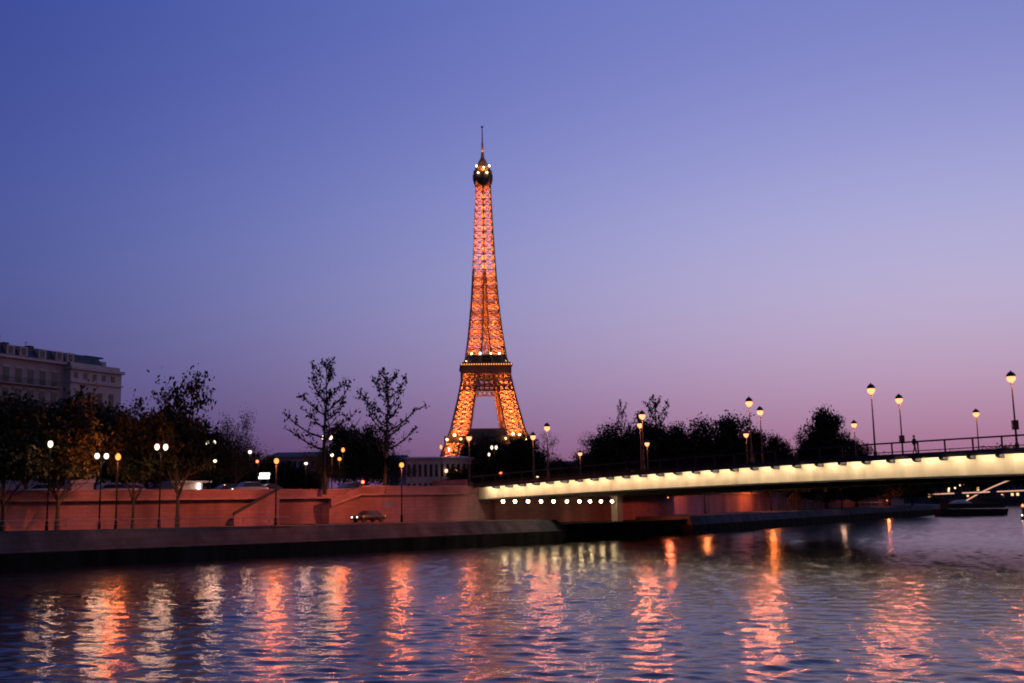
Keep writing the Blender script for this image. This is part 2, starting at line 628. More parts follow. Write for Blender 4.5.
wedge(-.5, 1.55, (5.203, 6.553), (5.42, 6.77)).build('cornice', M['coping'], rw)
wedge(-.42, 0.0, (5.423, 6.773), (6.2, 7.6)).build('parapet', M['stone'], rw)
mb = MB()
p1, d1 = along([off(i, QW - 1.6) for i in range(12)], s_at_px(388, QW - 1.6))
n1 = Vector((-d1.y, d1.x))
mb.box((-.85, -.06, 4.9), (.85, .0, 5.75), math.atan2(d1.y, d1.x), (p1.x - n1.x * .03, p1.y - n1.y * .03, 0))
tag(mb.build('wall_plaque', M['sign']), 'plain grey rectangular plaque fixed on the taller stone wall', 'plaque')
wall('embankment_wall', 'stone river wall continuing under and beyond the bridge, lit red by lamps', sB2 + 3.0, length_to(wpl, 10), QW, 1.9, 6.4, 7.6, 0.4)

# stair down the wall
sS0, sS1 = s_at_px(228), s_at_px(272)
st = thing('quay_stair', 'stone stair climbing against the red lit river wall with solid parapet', 'stair')
mb, mp_ = MB(), MB()
NST = 14
for k in range(NST):
    s = sS0 + (sS1 - sS0) * k / NST
    p, d = along(wpl, s)
    L = (sS1 - sS0) / NST
    zz = 3.4 + (6.4 - 3.4) * (k + 1) / NST
    mb.box((0, -1.5, 2.5), (L - .004, -.006, zz), math.atan2(d.y, d.x), (p.x, p.y, 0))
mb.build('steps', M['paving'], st)
p, d = along(wpl, sS0); q, _ = along(wpl, sS1)
nq = Vector((-d.y, d.x))
a, b = p - nq * 1.8, q - nq * 1.8
a2, b2 = p - nq * 1.504, q - nq * 1.504
mp_.loft([[(a.x, a.y, 2.6), (a2.x, a2.y, 2.6), (a2.x, a2.y, 4.4), (a.x, a.y, 4.4)], [(b.x, b.y, 2.6), (b2.x, b2.y, 2.6), (b2.x, b2.y, 7.3), (b.x, b.y, 7.3)]])
mp_.build('side_wall', M['stone'], st)
mb = MB()
a, b = p - nq * 1.86, q - nq * 1.86
a2, b2 = p - nq * 1.44, q - nq * 1.44
mb.loft([[(a.x, a.y, 4.403), (a2.x, a2.y, 4.403), (a2.x, a2.y, 4.7), (a.x, a.y, 4.7)], [(b.x, b.y, 7.303), (b2.x, b2.y, 7.303), (b2.x, b2.y, 7.6), (b.x, b.y, 7.6)]])
mb.build('handrail', M['deck'], st)

# thin rail along the quay edge
rl = thing('quay_railing', 'thin pale metal railing along the stone quay edge, left', 'railing')
rp = [off(i, 2.2) for i in (0, 1, 2, 3, 4)]
zs = [ZT[i] for i in (0, 1, 2, 3, 4)]
mb = MB(); mb.tube([(p.x, p.y, z + .95) for p, z in zip(rp[:4], zs)], .035, 5); mb.build('top_rail', M['rail'], rl)
mb = MB(); mb.tube([(p.x, p.y, z + .5) for p, z in zip(rp[:4], zs)], .018, 5); mb.build('lower_rail', M['rail'], rl)
Ls = length_to(rp, 3)
k = 60.0
while k < Ls:
    p, d = along(rp, k)
    f = 3.6 if k < length_to(rp, 1) else 3.3
    zq = np.interp(k, [0, length_to(rp, 1), length_to(rp, 2), length_to(rp, 3)], zs[:4])
    mb = MB(); mb.tube([(p.x, p.y, zq - .05), (p.x, p.y, zq + .95)], .025, 5); mb.build('railing_post', M['rail'], rl)
    k += 3.0

# ------------------------------------------------------------------ the road bridge
B0 = Vector((45.7, 99.0))
bu = Vector((-.67, .742)).normalized()
bq = Vector((-bu.y, bu.x)) * -1                    # across the deck, away from the camera
BW = 41.0


def bot(t):
    return 7.03 - .00022 * (t - 4) ** 2


def top(t):
    return bot(t) + 1.97 - .0032 * max(t, 0)


def bp(t, o, z):
    p = B0 + bu * t + bq * o
    return (p.x, p.y, z)


def bhit(px, py, o=0.0):
    """bridge running length and height seen at a pixel, on the line at offset o"""
    d = ray(px, py)
    q = B0 + bq * o
    det = d.x * -bu.y + bu.x * d.y
    s = (q.x * -bu.y + bu.x * q.y) / det
    x, y = d.x * s, d.y * s
    t = (Vector((x, y)) - q).dot(bu)
    return t, H + d.z * s


T0, T1 = -48.0, bhit(479, 493)[0]
ts = [T0 + (T1 - T0) * k / 44 for k in range(45)]
br = thing('road_bridge', 'long flat girder road bridge with cream floodlit side across the river', 'bridge')


def sweep(mb, sec):
    """sec(t) -> list of (offset, z); swept along the bridge"""
    mb.loft([[bp(t, o, z) for o, z in sec(t)] for t in ts])


mb = MB(); sweep(mb, lambda t: [(0, bot(t)), (.3, bot(t)), (.3, top(t)), (0, top(t))]); mb.build('side_girder', M['cream'], br)
mb = MB(); sweep(mb, lambda t: [(-.08, bot(t) - .18), (.6, bot(t) - .18), (.6, bot(t) - .003), (-.08, bot(t) - .003)]); mb.build('bottom_flange', M['deck'], br)
mb = MB(); sweep(mb, lambda t: [(BW - .3, bot(t)), (BW, bot(t)), (BW, top(t)), (BW - .3, top(t))]); mb.build('side_girder', M['cream'], br)
mb = MB(); sweep(mb, lambda t: [(.304, bot(t) + .5), (BW - .304, bot(t) + .5), (BW - .304, top(t) - .05), (.304, top(t) - .05)]); mb.build('deck_slab', M['soffit'], br)
mb = MB()
for o in (8, 14, 20.5, 27, 33):
    sweep(mb, lambda t: [(o - .2, bot(t)), (o + .2, bot(t)), (o + .2, bot(t) + .497), (o - .2, bot(t) + .497)])
mb.build('inner_girders', M['soffit'], br)
mb = MB()
sweep(mb, lambda t: [(-1.35, top(t) + .003), (6.0, top(t) + .003), (6.0, top(t) + .32), (-1.35, top(t) + .32)])
sweep(mb, lambda t: [(-1.38, top(t) - .2), (-1.26, top(t) - .2), (-1.26, top(t) - .003), (-1.38, top(t) - .003)])
mb.build('cornice', M['deck'], br)
mb = MB(); sweep(mb, lambda t: [(6.003, top(t) + .003), (BW - 5, top(t) + .003), (BW - 5, top(t) + .2), (6.003, top(t) + .2)]); mb.build('carriageway', M['asphalt'], br)
mb = MB(); sweep(mb, lambda t: [(BW - 4.997, top(t) + .003), (BW + .9, top(t) + .003), (BW + .9, top(t) + .32), (BW - 4.997, top(t) + .32)]); mb.build('footway', M['paving'], br)
# near railing: posts, rails and thin bars
for o in (-1.2, BW + .7):
    mb = MB()
    sweep(mb, lambda t: [(o - .09, top(t) + 1.35), (o + .09, top(t) + 1.35), (o + .09, top(t) + 1.5), (o - .09, top(t) + 1.5)])
    sweep(mb, lambda t: [(o - .03, top(t) + .5), (o + .03, top(t) + .5), (o + .03, top(t) + .58), (o - .03, top(t) + .58)])
    t = T0
    while t < T1:
        mb.tube([bp(t, o, top(t) + .3), bp(t, o, top(t) + 1.35)], .09, 4)
        t += 2.7
    mb.build('railing', M['iron'], br)
# floodlight bays: bracket, tube
t = T0 + .5
while t < T1 - 2:
    tm = t + 1.35
    mb = MB()
    rz = math.atan2(bu.y, bu.x)
    b_ = bp(t, 0, top(t))
    mb.loft([[bp(t - .2, -1.25, top(t) - .03), bp(t + .2, -1.25, top(t) - .03), bp(t + .2, -1.25, top(t) - .36), bp(t - .2, -1.25, top(t) - .36)],
             [bp(t - .3, -.45, top(t) - .03), bp(t + .3, -.45, top(t) - .03), bp(t + .3, -.45, top(t) - .5), bp(t - .3, -.45, top(t) - .5)],
             [bp(t - .12, -.006, top(t) - .03), bp(t + .12, -.006, top(t) - .03), bp(t + .12, -.006, top(t) - .42), bp(t - .12, -.006, top(t) - .42)]])
    mb.build('bracket', M['deck'], br)
    mb = MB()
    mb.tube([bp(t + .5, -1.0, top(t + .5) - .1), bp(t + 2.2, -1.0, top(t + 2.2) - .1)], .06, 5)
    mb.build('light_tube', M['L_tube'], br)
    t += 2.7

# abutment
ab = thing('bridge_abutment', 'stone abutment pier at the left end of the lit bridge girder', 'abutment')
mb = MB()
mb.loft([[bp(T1 + a_, o_, z_) for a_, o_ in ((.05, -2.2), (7.5, -2.2), (7.5, BW + 2), (.05, BW + 2))] for z_ in (2.0, 7.3)])
mb.build('pier', M['stone'], ab)
mb = MB()
mb.loft([[bp(T1 + a_, o_, z_) for a_, o_ in ((-.3, -2.7), (7.8, -2.7), (7.8, BW + 2.5), (-.3, BW + 2.5))] for z_ in (7.303, 7.7)])
mb.build('cap', M['coping'], ab)
mb = MB()
mb.loft([[bp(T1 + a_, o_, z_) for a_, o_ in ((.6, -2.9), (2.6, -2.9), (2.6, -2.21), (.6, -2.21))] for z_ in (2.0, 7.28)])
mb.build('pilaster', M['limestone'], ab)
mb = MB()
mb.loft([[bp(T1 + a_, o_, z_) for a_, o_ in ((.1, -2.5), (7.4, -2.5), (7.4, -2.0), (.1, -2.0))] for z_ in (7.703, 8.7)])
mb.build('parapet', M['stone'], ab)

# piers under the deck on the quay
for o, nm in ((23.0, 'square stone pier standing under the bridge, lit orange beside hanging lamps'),):
    t_, _ = bhit(617, 508, o)
    pr = thing('bridge_pier', nm, 'pier')
    mb = MB()
    mb.loft([[bp(t_ + a_, o + b_, z_) for a_, b_ in ((-.6, -.6), (.6, -.6), (.6, .6), (-.6, .6))] for z_ in (2.2, 6.0)])
    mb.build('shaft', M['limestone'], pr)
    mb = MB()
    mb.loft([[bp(t_ + a_, o + b_, z_) for a_, b_ in ((-.75, -.75), (.75, -.75), (.75, .75), (-.75, .75))] for z_ in (6.003, 6.35)])
    mb.build('capital', M['coping'], pr)


# ------------------------------------------------------------------ lamps
def make_bridge_lamp():
    r = thing('bridge_lamp', 'x', 'street lamp')
    mb = MB(); mb.lathe([(.2, 0), (.2, .5), (.11, .7), (.08, 3.5), (.06, 6.25), (.14, 6.3), (.14, 6.42)], 8); mb.build('post', M['iron'], r)
    mb = MB(); mb.lathe([(.12, 6.423), (.26, 6.52), (.37, 6.72), (.39, 6.9), (.37, 7.02), (.26, 7.2)], 12); mb.build('lamp_globe', M['L_bridge'], r, True)
    mb = MB(); mb.lathe([(.43, 6.98), (.38, 7.2), (.22, 7.4), (.05, 7.5), (.04, 7.6)], 12); mb.build('lamp_cap', M['iron'], r)
    return Kind(r)


def bulb(root, p, col, e, r=.3, hood=True):
    """the light a lamp gives, from just under its globe; a hooded lantern throws it downward and outward only"""
    l = bpy.data.lights.new('bulb', 'SPOT' if hood else 'POINT')
    if hood:
        l.spot_size, l.spot_blend = math.radians(178), 0.06
    l.energy, l.color, l.shadow_soft_size = e, col, r
    o = bpy.data.objects.new('bulb', l)
    COL.objects.link(o)
    o.parent = root
    o.location = p


KB = make_bridge_lamp()
bulb(KB.root, (0, -.42, 6.75), (1.0, 0.24, 0.085), 1500)
GRP = 'lamp posts along the bridge'
rows = (
    (-.1, [(1011, 377), (871, 389), (749, 402), (642, 415), (547, 427), (469, 437)],
     ['tall bridge lamp behind near railing, rightmost in view', 'tall bridge lamp nearest the leafy conical tree, right of it by the near railing',
      'tall bridge lamp over the right end of the dark tree mass, higher of the pair', 'bridge lamp highest against the dark trees, by the scraggly treetop',
      'bridge lamp standing clear against the sky right of the lit tower', 'bridge lamp in front of the tower between its feet, over the left bridge end']),
    (11.0, [(899, 399), (760, 411), (640, 424), (533, 436)],
     ['mid-deck bridge lamp with a box on its post beside the walking person', 'lower right lamp of the pair over the dark tree mass end',
      'middle lamp of the three in front of the dark trees', 'bridge lamp just under the right foot of the tower']),
    (38.0, [(976, 413), (854, 424), (746, 434), (647, 443), (580, 453)],
     ['far-side bridge lamp, low, second lamp from the right picture edge', 'far-side bridge lamp right of the conical tree with only its head high',
      'lowest lamp of the three at the right end of the dark trees', 'lowest lamp of the three before the dark trees under scraggly treetop',
      'far-side bridge lamp low at the left foot of the dark trees']),
)
boxed = []
for o, heads, labs in rows:
    for (px, py), lb in zip(heads, labs):
        t, z = bhit(px, py, o)
        hz = z - 6.9
        r = KB.place(bp(t, o, top(t) + .2 if t < T1 else GZ + 1.0), 0, lb, GRP)
        base = r.location.z
        r.scale = (1, 1, (z - base) / 6.95)
        # keep globe round
        for c in r.children:
            pass
        if (px, py) in ((1011, 377), (899, 399)):
            boxed.append(r)


for r in boxed:
    mb = MB(); mb.box((-.24, -.2, 1.9), (.24, .2, 2.8)); mb.build('signal_box', M['iron'], r)


def lamp_kind(name, cat, heads, glow, rad, h=6.0, arm=0.0, col=(1, .54, .34), energy=210, hood=True):
    r = thing(name, 'x', cat)
    mb = MB(); mb.lathe([(.16, 0), (.15, .6), (.08, .8), (.06, h - rad - .1)], 8)
    mb.build('post', M['post'], r)
    if heads == 2:
        mb = MB(); mb.tube([(-arm, 0, h - rad - .05), (0, 0, h - rad - .3), (arm, 0, h - rad - .05)], .04, 5); mb.build('crossbar', M['post'], r)
    for x in ((-arm, arm) if heads == 2 else (0,)):
        mb = MB(); mb.ball((x, 0, h), rad, 10, 7); mb.build('lamp_globe', glow, r, True)
        bulb(r, (x, 0, h - rad - .2) if heads == 2 else (0, -rad - .22, h), col, energy, .26, hood)
        mb = MB(); mb.lathe([(rad * .5, h + rad * .8), (rad * .45, h + rad * 1.08), (rad * .1, h + rad * 1.25)], 8, (x, 0, 0)); mb.build('lamp_cap', M['iron'], r)
    return Kind(r)


K1 = lamp_kind('globe_lamp', 'street lamp', 1, M['L_white'], .24)
K2 = lamp_kind('twin_globe_lamp', 'street lamp', 2, M['L_white'], .24, 6.0, .45)
KO = lamp_kind('quay_lamp', 'street lamp', 1, M['L_orange'], .27, 6.0, 0, (1.0, 0.215, 0.045), 4000)
KO3 = lamp_kind('quay_lamp', 'street lamp', 1, M['L_orange'], .27, 6.0, 0, (1.0, 0.20, 0.04), 2300, False)
KO2 = lamp_kind('orange_lamp', 'street lamp', 1, M['L_orange'], .27, 6.0, 0, (1.0, 0.22, 0.06), 1100, False)


def put_lamp(K, px, py, Y, base, label, group):
    p = at(px, py, Y)
    K.place((p.x, p.y, base), 0, label, group, (1, 1, max(.3, (p.z - base) / 6.0)))


G1 = 'white globe lamps along the quayside avenue'
def quay_lamp_at(K, px, py, w, label, group):
    p, _ = along([off(i, w) for i in range(12)], s_at_px(px, w))
    K.place((p.x, p.y, 3.2), 0.7, label, group, (1, 1, (elev(px, py, p.x, p.y) - 3.2) / 6.0))


quay_lamp_at(K1, 48, 444, 3.1, 'single white globe lamp farthest left, under the dark leafy trees', G1)
quay_lamp_at(K2, 100, 456, 3.1, 'twin white globe lamp beside the orange lit foliage, left side', G1)
quay_lamp_at(K2, 160, 447, 3.1, 'twin white globe lamp in front of the tallest leafy tree', G1)
for px, py, Y, lb in ((250, 452, 150, 'single white globe lamp in front of the twiggy rounded tree'),
                      (306, 463.5, 150, 'single white globe lamp left of the first bare tree, over the parapet'),
                      (332, 455, 165, 'small white globe lamp just below the twin lamp by the bare tree'),
                      (215, 461, 139, 'white globe lamp low beneath a smaller twin lamp, right of tallest leafy tree'),
                      (178, 459, 330, 'tiny distant white lamp seen behind the tallest leafy tree'),
                      (449, 449.5, 300, 'small white lamp just right of the orange lamp left of tower foot'),
                      (489, 454.5, 260, 'small white lamp below the twin lamp under the tower'),
                      (840.5, 486, 250, 'small white lamp shining beneath the bridge girder at right')):
    put_lamp(K1, px, py, Y, GZ if px != 840.5 else 2.7, lb, G1)
for px, py, Y, lb in ((210.5, 442.5, 140, 'smaller twin white lamp right of the tallest leafy tree'),
                      (327, 437.5, 138, 'twin white globe lamp against the trunk of the first bare tree'),
                      (494, 447.5, 225, 'twin white lamp on a tall post under the tower by the bridge end')):
    put_lamp(K2, px, py, Y, GZ, lb, G1)
G2 = 'orange sodium lamps'
for px, py, lb in ((116, 457, 'brightest orange quay lamp shining into tree foliage at left'),
                   (276, 461, 'orange quay lamp on slim post at the head of the stair'),
                   (402, 465, 'orange quay lamp on slim post before the taller wall')):
    pl8 = [off(i, 4.6) for i in range(12)]
    p, _ = along(pl8, s_at_px(px, 4.6))
    z = elev(px, py, p.x, p.y)
    (KO3 if px == 116 else KO).place((p.x, p.y, 3.2), 0, lb, G2, (1, 1, (z - 3.2) / 6.0))
for px, py, Y, bz, lb in ((339.5, 459, 165, GZ, 'orange street lamp close under the yellow lamp between the bare trees'),
                          (343, 450, 175, GZ, 'upper yellow lamp between the two bare trees'),
                          (441, 447, 282, GZ, 'orange lamp at the left foot of the tower'),
                          (887, 501, 300, 2.7, 'distant orange lamp low on the far quay beneath the bridge'),
                          (770, 484, 232, 2.7, 'orange quay lamp beyond the bridge lighting the river wall, its head behind the girder')):
    put_lamp(KO if px == 770 else KO2, px, py, Y, bz, lb, G2)
# a second quay lamp beyond the bridge, seen only by the light on the wall
put_lamp(KO2, 704, 484, 200, 2.7, 'orange quay lamp just past the bridge shadow, hidden head lighting red wall', G2)

# hanging lamps under the deck
def make_pendant():
    r = thing('hanging_lamp', 'x', 'hanging lamp')
    mb = MB(); mb.tube([(0, 0, .28), (0, 0, 1.0)], .03, 5); mb.build('stem', M['iron'], r)
    mb = MB(); mb.ball((0, 0, 0), .21, 10, 7); mb.build('lamp_globe', M['L_pend'], r, True)
    mb = MB(); mb.lathe([(.2, .16), (.12, .26), (.04, .32)], 8); mb.build('cap', M['iron'], r)
    return Kind(r)


KP = make_pendant()
ORD = ['first', 'second', 'third', 'fourth', 'fifth', 'sixth', 'seventh', 'eighth', 'ninth', 'tenth']
for i, px in enumerate((503, 515, 528, 541, 553.6, 567, 579.5, 590, 601, 612)):
    Y = 146 + 2.0 * i
    p = at(px, 501.4, Y)
    KP.place(p, 0, ORD[i] + ' globe from the left in the row of lamps hanging under the bridge' if i < 9 else 'last globe of the row hanging under the bridge, beside the lit pier', 'lamps hanging under the bridge')


p = at(668, 497.5, 170)  # added lamp, reddens the wall under the bridge
wl = thing('added_deck_lamp', 'small orange fill lamp added under the deck right of the square pier', 'hanging lamp', p)
mb = MB(); mb.tube([(0, 0, .1), (0, 0, .9)], .03, 5); mb.build('stem', M['iron'], wl)
mb = MB(); mb.ball((0, 0, 0), .1, 8, 6); mb.build('lamp_globe', M['L_orange'], wl)
bulb(wl, (0, 0, -.3), (1.0, 0.17, 0.07), 900)


# ------------------------------------------------------------------ the iron tower
TD = 902.0
tb = at(486, 430, TD)
TZ = 8.0
tw = thing('iron_tower', 'tall lattice iron tower glowing orange from lamps inside it', 'tower', (tb.x + .2, TD, TZ), math.radians(4))
ZS = [0, 30, 57.6, 85, 115.7, 140, 168, 196, 223, 250, 276]
OUT = [56, 40.5, 29.8, 23.2, 17.2, 13.7, 11.0, 9.2, 7.7, 6.6, 5.9]
LEG = [23, 18.5, 15.6, 13.4, 12.8, 11.3, 9.6, 8.6, 7.7, 6.6, 5.9]
ow = lambda z: float(np.interp(z, ZS, OUT))
lw = lambda z: float(np.interp(z, ZS, LEG))


def bar(mb, a, b, r):
    mb.tube([a, b], r, 4, True)


def leg_corners(sx_, sy_, z):
    o, w = ow(z), lw(z)
    return [Vector((sx_ * a, sy_ * b, z)) for a, b in ((o, o), (o - w, o), (o - w, o - w), (o, o - w))]


levels = [0, 13, 26, 38, 48, 57.6, 66, 74, 82, 90, 98, 106, 117]
levels2 = [117, 125.5, 134, 142, 150, 158, 165.5, 173, 180, 187, 194]
for sx_ in (1, -1):
    for sy_ in (1, -1):
        mb = MB()
        for Ls_, rc, rb_ in ((levels, .85, .45), (levels2, .6, .34)):
            for z0, z1 in zip(Ls_, Ls_[1:]):
                c0, c1 = leg_corners(sx_, sy_, z0), leg_corners(sx_, sy_, z1)
                for k in range(4):
                    j = (k + 1) % 4
                    bar(mb, c0[k], c1[k], rc)
                    bar(mb, c0[k], c0[j], rb_ * 1.15)
                    bar(mb, c0[k], c1[j], rb_); bar(mb, c0[j], c1[k], rb_)
                    m0, m1 = (c0[k] + c0[j]) / 2, (c1[k] + c1[j]) / 2
                    h0, h1 = (c0[k] + c1[k]) / 2, (c0[j] + c1[j]) / 2
                    for u_, v_ in ((m0, h0), (m0, h1), (m1, h0), (m1, h1)):
                        bar(mb, u_, v_, rb_ * .65)
                bar(mb, c0[0], c0[2], rb_ * .8); bar(mb, c0[1], c0[3], rb_ * .8)
        mb.build('leg', M['tower'], tw)
mb = MB()                                        # merged shaft above the legs, with cross lacing between the legs lower down
lv = levels2
for z0, z1 in zip(lv, lv[1:]):
    for s_ in (1, -1):
        for ax in (0, 1):
            a0, a1 = max(ow(z0) - lw(z0), .2), max(ow(z1) - lw(z1), .2)
            def pt(q, z, o): return Vector((q, s_ * o, z)) if ax == 0 else Vector((s_ * o, q, z))
            bar(mb, pt(-a0, z0, ow(z0)), pt(a0, z0, ow(z0)), .35)
            bar(mb, pt(-a0, z0, ow(z0)), pt(a1, z1, ow(z1)), .25); bar(mb, pt(a0, z0, ow(z0)), pt(-a1, z1, ow(z1)), .25)
lv = [194, 201, 208, 214.5, 221, 227, 233, 239, 245, 251, 256.5, 262, 267, 272]
for z0, z1 in zip(lv, lv[1:]):
    o0, o1 = ow(z0), ow(z1)
    for s_ in (1, -1):
        for ax in (0, 1):
            def pt(q, z, o): return Vector((q, s_ * o, z)) if ax == 0 else Vector((s_ * o, q, z))
            for a, b in ((-1, 0), (0, 1)):
                bar(mb, pt(a * o0, z0, o0), pt(b * o1, z1, o1), .36); bar(mb, pt(b * o0, z0, o0), pt(a * o1, z1, o1), .36)
            bar(mb, pt(-o0, z0, o0), pt(o0, z0, o0), .45)
            bar(mb, pt(0, z0, o0), pt(0, z1, o1), .5)
            bar(mb, pt(o0, z0, o0), pt(o1, z1, o1), .65)
mb.tube([(0, 0, 117), (0, 0, 272)], 1.1, 6)      # the lift shaft
mb.build('shaft', M['tower'], tw)


def ring_box(mb, o, i, z0, z1):
    for lo, hi in (((-o, -o), (o, -i)), ((-o, i), (o, o)), ((-o, -i + .003), (-i, i - .003)), ((i, -i + .003), (o, i - .003))):
        mb.box((lo[0], lo[1], z0), (hi[0], hi[1], z1))


mb = MB()
ring_box(mb, 34.0, 29, 46.5, 51.5)
ring_box(mb, 35.0, 28, 51.503, 52.6)
for a_ in (0, 1):
    for s_ in (1, -1):
        b_ = ((-15, 24), (15, 31)) if s_ > 0 else ((-15, -31), (15, -24))
        lo, hi = b_ if a_ == 0 else ((b_[0][1], b_[0][0]), (b_[1][1], b_[1][0]))
        mb.box((lo[0], lo[1], 52.41), (hi[0], hi[1], 58.5))
for s_ in (1, -1):                               # decorative arch lacing under the first floor
    for k in range(16):
        x0, x1 = -30 + 60 * k / 16, -30 + 60 * (k + 1) / 16
        zz = lambda x: 46 - 13.5 * (abs(x) / 30) ** 2.2
        for a, b in (((x0, zz(x0)), (x1, zz(x1))), ((x0, 47.4), (x1, zz(x1))), ((x1, 47.4), (x0, zz(x0)))):
            bar(mb, (a[0], s_ * 35, a[1]), (b[0], s_ * 35, b[1]), .4)
            bar(mb, (s_ * 35, a[0], a[1]), (s_ * 35, b[0], b[1]), .4)
mb.build('first_platform', M['towerd'], tw)
mb = MB()
ring_box(mb, 20.6, 8.0, 104.5, 111.0)
ring_box(mb, 21.6, 7.0, 111.003, 112.6)
ring_box(mb, 20.0, 12, 112.61, 114.0)
mb.box((-15, -15, 114.01), (15, 15, 119.5))
mb.box((-16.4, -16.4, 119.51), (16.4, 16.4, 120.4))
for s_ in (1, -1):                               # deep lattice girder under the second floor
    for k in range(10):
        x0, x1 = -20 + 4 * k, -16 + 4 * k
        for z0, z1 in ((99.5, 104.5), (94.5, 99.5), (90, 94.5)):
            o = ow((z0 + z1) / 2)
            if abs(x0) < o and abs(x1) < o + 2:
                for a, b in (((x0, z0), (x1, z1)), ((x1, z0), (x0, z1)), ((x0, z0), (x1, z0)), (((x0 + x1) / 2, z0), ((x0 + x1) / 2, z1))):
                    bar(mb, (a[0], s_ * o, a[1]), (b[0], s_ * o, b[1]), .55)
                    bar(mb, (s_ * o, a[0], a[1]), (s_ * o, b[0], b[1]), .55)
mb.build('second_platform', M['towerd'], tw)
mb = MB()
mb.lathe([(6.0, 268), (7.6, 271.5), (8.6, 275), (8.7, 279.5), (8.0, 280), (8.0, 283), (6.8, 283.2), (6.6, 286)], 12)
mb.build('top_cabin', M['towerd'], tw)
mb = MB(); mb.lathe([(5.2, 286.003), (4.6, 289), (3.0, 292.5), (1.7, 294.5), (1.2, 299)], 10); mb.build('lantern_dome', M['tower'], tw)
mb = MB(); mb.lathe([(1.0, 299.003), (.8, 308), (.55, 309), (.45, 318), (.35, 322), (1.0, 322.3), (1.0, 323.6), (.3, 324)], 8); mb.build('antenna', M['tower'], tw)
for x, y, z, r_ in [(-12, -16.6, 121.4, .65), (-5, -16.6, 121.4, .7), (4, -16.6, 121.4, .6), (11, -16.6, 121.4, .7), (-17, -17, 115.2, .7), (17, -17, 115.2, .6),
                    (-5.6, -7.2, 285.4, .7), (.6, -8.3, 283.9, .6), (5.4, -7.0, 285.6, .7), (-4.3, -8.2, 279.2, .6), (3.2, -8.6, 279.4, .7),
                    (-33, -35.6, 49.6, .7), (-27, -35.6, 53.2, .9), (-22, -35.6, 50, .6), (14, -35.6, 50, .6), (20, -35.6, 53.4, .9), (25, -35.6, 53, .8), (30, -35.6, 49, .7)]:
    mb = MB(); mb.ball((x, y, z), r_, 8, 6); mb.build('lamp', M['L_tower'], tw)
for k in range(21):
    mb = MB(); mb.box((-20.4 + 40.8 * k / 20 - .45, -22.1, 111.3), (-20.4 + 40.8 * k / 20 + .45, -21.63, 112.4)); mb.build('edge_lamp', M['L_edge'], tw)


def tlight(x, y, z, e):
    l = bpy.data.lights.new('floodlight', 'SPOT')
    l.energy, l.color, l.shadow_soft_size = e, (1.0, 0.26, 0.06), 0.6
    l.spot_size, l.spot_blend = math.radians(168), 0.4
    o = bpy.data.objects.new('floodlight', l)
    COL.objects.link(o)
    o.parent = tw
    o.rotation_euler = (math.pi, 0, 0)
    o.location = (x, y, z)


TE = 1.7
for sx_ in (1, -1):
    for sy_ in (1, -1):
        for z in (36, 43, 54, 62, 70, 78, 86, 94):
            c = ow(z) - lw(z) / 2
            tlight(sx_ * c, sy_ * c, z, TE * 19000 * (lw(z) / 14) ** 2)
        for z in (121, 129, 139, 149, 160, 171, 181, 189):
            c = ow(z) - lw(z) / 2
            tlight(sx_ * c, sy_ * c, z, TE * 5600 * (lw(z) / 10) ** 2)
for k, z in enumerate((195, 204, 213, 222, 231, 240, 249, 258)):
    for s_ in (1, -1):
        tlight(s_ * ow(z) * .5, -s_ * .3 - 1.4, z, TE * 6500 * (ow(z) / 7) ** 2)
for sx_ in (1, -1):
    tlight(sx_ * 25, -40, 48, TE * 1500)  # extra spots hung in the air, added to brighten the first platform
for x in (-12, 12):
    tlight(x, -30, 96, TE * 900)  # spots added outside the tower to lift the dark second platform
tlight(0, -10, 281, TE * 4500)
tlight(0, -2.2, 300, TE * 500)
tlight(1.5, -6, 190, TE * 3500)
for z in (121, 132, 143, 154, 165, 176):
    tlight(0, -ow(z) * .55, z, TE * 2600 * (ow(z) / 13) ** 2)


